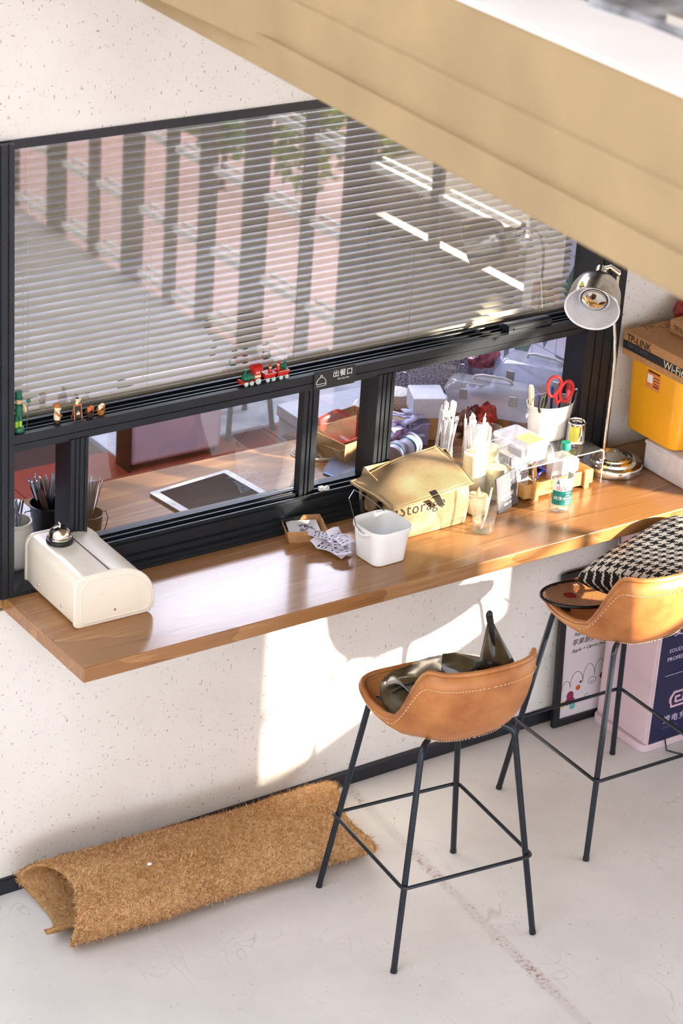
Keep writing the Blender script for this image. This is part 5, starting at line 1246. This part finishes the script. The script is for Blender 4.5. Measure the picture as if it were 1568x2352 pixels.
sb_ = thing('small_carton', 'small brown carton on top of the long brown carton', 'carton', (2.33, -.245, ZC + .4322), math.radians(4))
q = MB(); q.box(0, .22, 0, .13, 0, .045); q.build('carton', M_KRAFT, sb_, 0, bevel=.002)
text('lettering', 'TP-LINK', .020, M_INK, sb_, (-.0008, .112, .016), (0, -1, 0), (0, 0, 1), .0003, 1)
rb_ = thing('red_net_bag', 'red and dark net bag heaped behind the small carton', 'bag', (2.455, -.075, ZC + .4322))
q = MB(); q.grid(lambda u, v: ((.075 + .012 * math.sin(7 * u * 6.28 + 9 * v)) * math.cos(2 * PI * u) * math.sin(PI * v), (.05 + .01 * math.sin(5 * u * 6.28)) * math.sin(2 * PI * u) * math.sin(PI * v), .045 - .044 * math.cos(PI * v)), 36, 18, True); q.build('net', mat('red_dark_net', '8a2a22', .6, 0, .75, 26), rb_, 40)
q = MB(); q.tube([(-.02, -.04, .07), (.02, -.05, .085), (.05, -.03, .07), (.02, -.045, .05)], .010, 8); q.build('ribbon', M_RED, rb_)

# ================================================================== things inside the kitchen, seen through the opening
tbx = thing('tablet', 'white framed tablet lying flat on the inner worktop behind the pane', 'tablet', (.855, .283, ZC), math.radians(-2))
c4 = [Z(348, 1131, ZC + .009), Z(432, 1191, ZC + .009), Z(620, 1136, ZC + .009), Z(522, 1076, ZC + .009)]
cen = sum(c4, Vector()) / 4; ex = ((c4[2] - c4[1]) + (c4[3] - c4[0])) / 2; ey = ((c4[0] - c4[1]) + (c4[3] - c4[2])) / 2
tbx.location = (cen.x, cen.y, ZC); tbx.rotation_euler = (0, 0, math.atan2(ex.y, ex.x)); tw_, th_ = ex.length, ey.length
q = MB(); q.prism(rrect(tw_, th_, .012), 'Z', 0, .008); q.build('back_case', mat('grey_case', '8d8f98', .4, .3), tbx, 30)
q = MB(); q.prism(rrect(tw_ - .002, th_ - .002, .011), 'Z', .008, .0095); q.build('bezel', M_WHITE, tbx, 30)
q = MB(); q.box(-tw_ / 2 + .030, tw_ / 2 - .026, -th_ / 2 + .018, th_ / 2 - .018, .0095, .0100); q.build('screen', mat('dark_screen', '1b1d25', .12, 0, .05, 4, coat=.3), tbx, 0)
q = MB(); q.at((-tw_ / 2 + .015, 0, .0095)).lathe([(.0055, 0), (.0062, .0004), (.0068, 0)], 20); q.build('home_button', M_CUTLERY, tbx)
# fridge, far side
fr_ = thing('low_cabinet', 'shallow lilac white cabinet standing on the kitchen floor beyond the tablet', 'cabinet', (2.04, 2.70, 0))
q = MB(); q.box(-.222, .22, -.30, -.20, .02, .40); q.build('body', mat('cabinet_lilac', 'ece8fa', .35, 0, .02, 4), fr_, bevel=.02, seg=3)
q = MB(); q.box(-.20, .20, -.28, -.21, 0, .02); q.build('plinth', M_BLACK, fr_, 0)
q = MB(); q.box(-.235, -.224, -.31, -.20, 0, .39); q.build('seal', M_BLACK, fr_, 0)
# chair far in the kitchen
kc = thing('kitchen_stool', 'dark round kitchen stool on the pale floor right of the lilac cabinet', 'stool', (2.46, 2.60, 0))
q = MB(); q.lathe([(0, .44), (.15, .44), (.16, .46), (.15, .48), (0, .485)], 28); q.build('seat', mat('dark_seat', '3a2f30', .5), kc)
for k in range(4):
    a = PI / 4 + k * PI / 2; q = MB(); q.tube([(.16 * math.cos(a), .16 * math.sin(a), 0), (.10 * math.cos(a), .10 * math.sin(a), .445)], .012, 8); q.build('leg', M_STEEL, kc)

def bxt(name, lab, cat, px, w, d, h, m, rz=0, z=ZC, lid=None, group=None, tilt=None):
    p = Z(*px, z); t = thing(name, lab, cat, (p.x, p.y, z), rz, group)
    if tilt: t.rotation_euler = (tilt[0], tilt[1], rz)
    q = MB(); q.box(-w / 2, w / 2, 0, d, 0, h); q.build('body', m, t, 0, bevel=min(.004, h * .2))
    if lid is not None:
        q = MB(); q.box(-w / 2 - .002, w / 2 + .002, -.002, d + .002, h, h + .006); q.build('lid', lid, t, 0, bevel=.002)
    return t
# blue folder and clutter right of the tablet
fd = thing('blue_folder', 'light blue plastic folder lying behind the sash stile', 'folder', (1.27, .20, ZC)); 
cq = [Z(742, 1086, ZC + .006), Z(795, 1106, ZC + .006), Z(858, 1064, ZC + .006), Z(775, 1035, ZC + .006)]; fo_ = sum(cq, Vector()) / 4; fd.location = (fo_.x, fo_.y, ZC)
q = MB(); bq_ = [c - fo_ for c in cq]; q.hexa([(c.x, c.y, 0) for c in bq_], [(c.x, c.y, .006) for c in bq_]); q.build('cover', mat('folder_blue', '7fa8dc', .35), fd, 0)
q = MB(); k_ = [fo_.lerp(c, .8) - fo_ + Vector((-.012, .012, 0)) for c in cq]; q.hexa([(c.x, c.y, .0062) for c in k_], [(c.x, c.y, .0072) for c in k_]); q.build('sleeve', clear('sleeve', (.95, .96, 1), refl=1, haze=.35), fd, 0)
p = Z(702, 1052, ZC); cc_ = thing('cable_coil', 'coiled pale cable lying left of the sash stile', 'cable', (p.x + .02, p.y + .03, ZC))
q = MB()
for k in range(4): q.tube([((.050 - .006 * k) * math.cos(2 * PI * i / 26), (.040 - .004 * k) * math.sin(2 * PI * i / 26), .004 + .006 * k) for i in range(26)], .0032, 6, True)
q.build('coil', mat('cable_grey', 'b9b3a6', .5), cc_)
q = MB(); q.tube([(-.045, -.01, .012), (-.02, -.06, .008), (.04, -.085, .006), (.10, -.10, .006)], .003, 6); q.build('cable_end', M_WHITE, cc_)
p = Z(745, 1055, ZC); kb = thing('kraft_tray', 'open kraft box holding a red tray on the inner worktop', 'box', (1.455, .395, ZC), math.radians(10))
q = MB(); x_, y_, h_ = .115, .095, .075
q.hexa([(-x_, -y_, 0), (x_, -y_, 0), (x_, y_, 0), (-x_, y_, 0)], [(-x_ - .01, -y_ - .01, h_), (x_ + .01, -y_ - .01, h_), (x_ + .01, y_ + .01, h_), (-x_ - .01, y_ + .01, h_)]); q.f.pop(1); q.mi.pop(1); q.build('walls', M_KRAFTL, kb, 0, solid=.003)
rt_ = thing('red_tray', 'shiny translucent red tray tilted in the open kraft box', 'tray', (1.415, .395, ZC + .03), math.radians(12)); rt_.rotation_euler = (.15, -.12, .2)
q = MB(); loft(q, [[(x, y, z) for x, y in rrect(w, d, .02, 4)] for z, w, d in ((0, .105, .12), (.05, .125, .145), (.054, .135, .155), (.056, .134, .154), (.05, .120, .140), (.004, .10, .115))], True, True); q.build('tray', mat('red_clear', 'b8322c', .15, coat=.5), rt_, 40)
bxt('ink_card', 'white card with a blue bird mark tucked into the kraft box', 'card', (848, 1005), .06, .004, .075, M_PAPER, .3, ZC + .03)
t = thing('blue_print', 'dark blue brush mark sheet beside the kraft box edge', 'sheet', (1.56, .40, ZC + .085)); q = MB(); q.grid(lambda u, v: (-.025 + .05 * u, -.02 + .04 * v, .008 * math.sin(3 * u + 2 * v)), 6, 5); q.build('sheet', M_BLUEINK, t, 30)
# ice cream tubs on their sides behind the jute basket
def tub(lab, px, rot, cl, cb, r=.036, L=.062):
    p = Z(*px, ZC + r); t = thing('paper_tub', lab, 'tub', (p.x, p.y, ZC + r + .004)); t.rotation_euler = rot
    q = MB(); q.lathe([(0, -L / 2), (r * .86, -L / 2), (r * .97, L / 2 - .006), (0, L / 2 - .006)], 30); q.build('cup', cb, t)
    q = MB(); q.lathe([(r * .99, L / 2 - .012), (r * 1.08, L / 2 - .010), (r * 1.08, L / 2), (r * .96, L / 2 + .001), (r * .90, L / 2 - .003), (r * .5, L / 2 - .004), (0, L / 2 - .004)], 30); q.build('lid', cl, t)
    q = MB(); q.lathe([(r * .915, -L * .12), (r * .935, L * .16)], 30); q.build('band', mat('teal_band', '3d6f80', .5), t)
M_LILW = mat('lilac_white', 'cdd0ea', .4)
tub('pale tub lying on its side behind the jute basket with its lid showing', (905, 1043), (PI / 2 + .1, 0, -.95), M_LILW, M_LILW)
tub('pale tub with a dark teal band behind the lidded one', (935, 1028), (PI / 2 - .1, 0, 2.0), M_LILW, M_LILW)
p = Z(905, 1040, ZC); t = thing('pink_bag', 'pink and white plastic packet beside the pale tubs', 'bag', (p.x + .015, p.y + .03, ZC))
q = MB(); q.grid(lambda u, v: (.045 * math.cos(2 * PI * u) * math.sin(PI * v) * (1 + .15 * math.sin(15 * u)), .04 * math.sin(2 * PI * u) * math.sin(PI * v), .05 - .05 * math.cos(PI * v)), 24, 12, True); q.build('packet', mat('pink_film', 'dba3d2', .3, 0, .5, 30), t, 30)
bxt('olive_box', 'olive brown box behind the pink packet by the window post', 'box', (922, 1020), .05, .08, .07, mat('olive_card', '8f8263', .7), -.05)
# sachet pile
rn = random.Random(21)
for i in range(12):
    p = Z(925 + rn.uniform(-36, 34), 985 + rn.uniform(-16, 16), ZC + .07)
    if i == 0:
        s0_ = thing('paper_sachet', 'lilac white paper sachet in the heap beside the glass jar', 'sachet', (0, 0, 0), 0, 'sachets heaped by the glass jar')
        q = MB(); q.grid(lambda u, v: (-.045 + .09 * u, -.014 + .028 * v, .005 * math.sin(PI * v) * math.sin(PI * u) + .002 * math.sin(9 * u)), 8, 4); q.build('paper', mat('sachet_paper', 'c3c6ea', .6, 0, .15, 40), s0_, 40, solid=.0015); o = s0_
    else: o = dup(s0_)
    o.location = (p.x, p.y, ZC + .055 + .006 * i); o.rotation_euler = (rn.uniform(-.3, .3), rn.uniform(-.3, .3), rn.uniform(-.8, 1.2))
bxt('sachet_box', 'kraft box below the heap of lilac sachets', 'box', (930, 1003), .12, .10, .055, M_KRAFT, 0)
bxt('lilac_box', 'lilac carton standing right of the sachet heap', 'box', (962, 1024), .058, .075, .075, mat('lilac_card', 'a9a7d4', .6), -.45, ZC, mat('lilac_lid', 'c5c5ea', .5))
# glass jar of white crystals
p = Z(916, 980, ZC); t = thing('glass_jar', 'wide glass jar half filled with white crystals by the window post', 'jar', (p.x + .02, p.y + .05, ZC + .02))
q = MB(); q.lathe([(0, .0), (.044, .0), (.048, .006), (.048, .132), (.050, .135), (.0495, .138), (.046, .136)], 36); q.build('glass', M_CLEAR, t, 50)
q = MB(); q.lathe([(0, .004), (.044, .005), (.045, .085), (.03, .090), (0, .094)], 28); q.build('crystals', mat('sugar', 'e6e3da', .7, 0, .2, 160), t)
# white carton on a kraft box
bxt('kraft_block', 'kraft box under the white carton behind the straws', 'box', (1005, 1012), .085, .09, .10, M_KRAFTL, -.45)
bxt('white_carton', 'white carton with a torn open flap on the kraft box', 'carton', (985, 962), .11, .12, .07, mat('pale_carton', 'd6d7e6', .5), -.45, ZC + .102)
bxt('card_flap', 'bright white folded card on the front of the white carton', 'card', (1010, 932), .055, .03, .03, M_PAPER, -.2, ZC + .135)
# speckled box with a clear tub on it
tz = bxt('speckled_box', 'large blue and white speckled box at the back of the kitchen worktop', 'box', (985, 905), .30, .16, .12, M_TERR, -.10, ZC + .03)
t = thing('clear_container', 'clear lidded food container on top of the speckled box', 'container', (0, 0, 0)); p = Z(1010, 893, ZC + .15); t.location = (p.x, p.y + .03, ZC + .155); t.rotation_euler = (0, 0, -.55)
q = MB(); loft(q, [[(x, y, z) for x, y in rrect(w, d, .02, 4)] for z, w, d in ((0, .17, .09), (.05, .19, .105))], True, False); q.build('box', M_CLEAR, t, 40)
q = MB(); loft(q, [[(x, y, z) for x, y in rrect(w, d, .022, 4)] for z, w, d in ((.049, .20, .112), (.058, .20, .112), (.056, .185, .10))], True, True); q.build('lid', M_CLEAR, t, 40)
# blue upright, plastic bags behind
bxt('blue_carton', 'bright blue narrow upright carton between the speckled box and the white bag', 'carton', (1052, 893), .028, .02, .20, mat('bright_blue', '2f7fc4', .4), 0, ZC + .02)
def softbag(lab, px, r, m, z=ZC, seed=0, nm='plastic_bag'):
    p = Z(*px, z); t = thing(nm, lab, 'bag', (p.x, p.y + r[1], z + r[2] * .92))
    q = MB(); q.grid(lambda u, v: tuple(c * (1 + .35 * mnoise.noise(Vector((math.cos(2 * PI * u) * 2 + seed, math.sin(2 * PI * u) * 2, v * 5)))) for c in (r[0] * math.cos(2 * PI * u) * math.sin(PI * v), r[1] * math.sin(2 * PI * u) * math.sin(PI * v), -r[2] * math.cos(PI * v))), 30, 18, True)
    q.build('film', m, t, 25); return t
M_FILM = mat('white_film', 'bcc3e2', .25, 0, .15, 20, coat=.3)
softbag('crumpled white plastic bag between the blue strip and the tool case', (1118, 893), (.065, .045, .09), M_FILM, ZC + .02, 3)
softbag('small red and clear packet high at the back of the kitchen worktop', (1120, 850), (.06, .03, .04), mat('red_film', 'a85a70', .2, 0, .6, 30), ZC + .14, 5)
softbag('red netted snack packet behind the candles', (1125, 1010), (.035, .025, .06), mat('red_net', 'b83222', .4, 0, .6, 60), ZC, 7, 'snack_packet')
softbag('brown film snack packet left of the red one behind the candles', (1090, 1000), (.06, .03, .045), mat('brown_film', '8a5548', .25, 0, .4, 30, coat=.4), ZC, 9, 'snack_packet')
# translucent tool cases with handles
def toolcase(lab, w, d, h, loc, rz, m):
    t = thing('tool_case', lab, 'case', loc, rz)
    q = MB(); loft(q, [[(x, y, z) for x, y in rrect(a, b_, .02, 4)] for z, a, b_ in ((0, w * .94, d * .92), (.006, w * .96, d * .95), (h * .66, w, d), (h * .68, w * 1.03, d * 1.05), (h * .74, w * 1.03, d * 1.05))], True, False); q.build('tray', m, t, 40)
    q = MB(); loft(q, [[(x, y, z) for x, y in rrect(a, b_, .02, 4)] for z, a, b_ in ((h * .74, w * 1.02, d * 1.04), (h * .80, w, d), (h * .98, w * .90, d * .62), (h, w * .84, d * .5))], False, True); q.build('lid', m, t, 40)
    q = MB(); q.tube([(-w * .22, 0, h), (-w * .20, 0, h + .012), (-w * .12, 0, h + .018), (w * .12, 0, h + .018), (w * .20, 0, h + .012), (w * .22, 0, h)], .005, 8); q.build('handle', mat('pale_handle', 'c5c5ca', .35), t)
    for s in (-.28, .28):
        q = MB(); q.box(w * s - .014, w * s + .014, -d * .56, -d * .50, h * .52, h * .86); q.build('latch', mat('pale_latch', 'b9bac2', .4), t, 0, bevel=.003)
    return t
p0, p1 = Z(1146, 905, ZC + .02), Z(1330, 955, ZC + .02)
toolcase('large frosted grey tool case against the tiled wall', .30, .17, .165, (2.225, .36, ZC + .005), math.radians(-62), clear('frosted_grey', (.8, .82, .88), refl=.8, haze=.42, hazecol=(.72, .75, .84)))
toolcase('low frosted tool case in front of the large one', .30, .12, .105, (1.985, .335, ZC + .045), math.radians(-50), M_MILKY)
bxt('case_stand', 'brown card box under the low frosted tool case', 'box', (1120, 985), .14, .16, .042, M_KRAFT, -.7)
bxt('kraft_carton', 'kraft carton at the far right of the kitchen worktop below the tiles', 'carton', (1325, 985), .07, .07, .06, M_KRAFTL, 0)
# white jug left of the tablet region is hidden; pale chopping board lies behind the cutlery
bd = thing('white_board', 'white plastic board lying on the inner worktop behind the cutlery', 'board', (.22, .30, ZC), 0)
q = MB(); q.box(-.26, .10, -.10, .215, 0, .010); q.build('board', mat('board_pale', 'e4e4f0', .5), bd, bevel=.004)
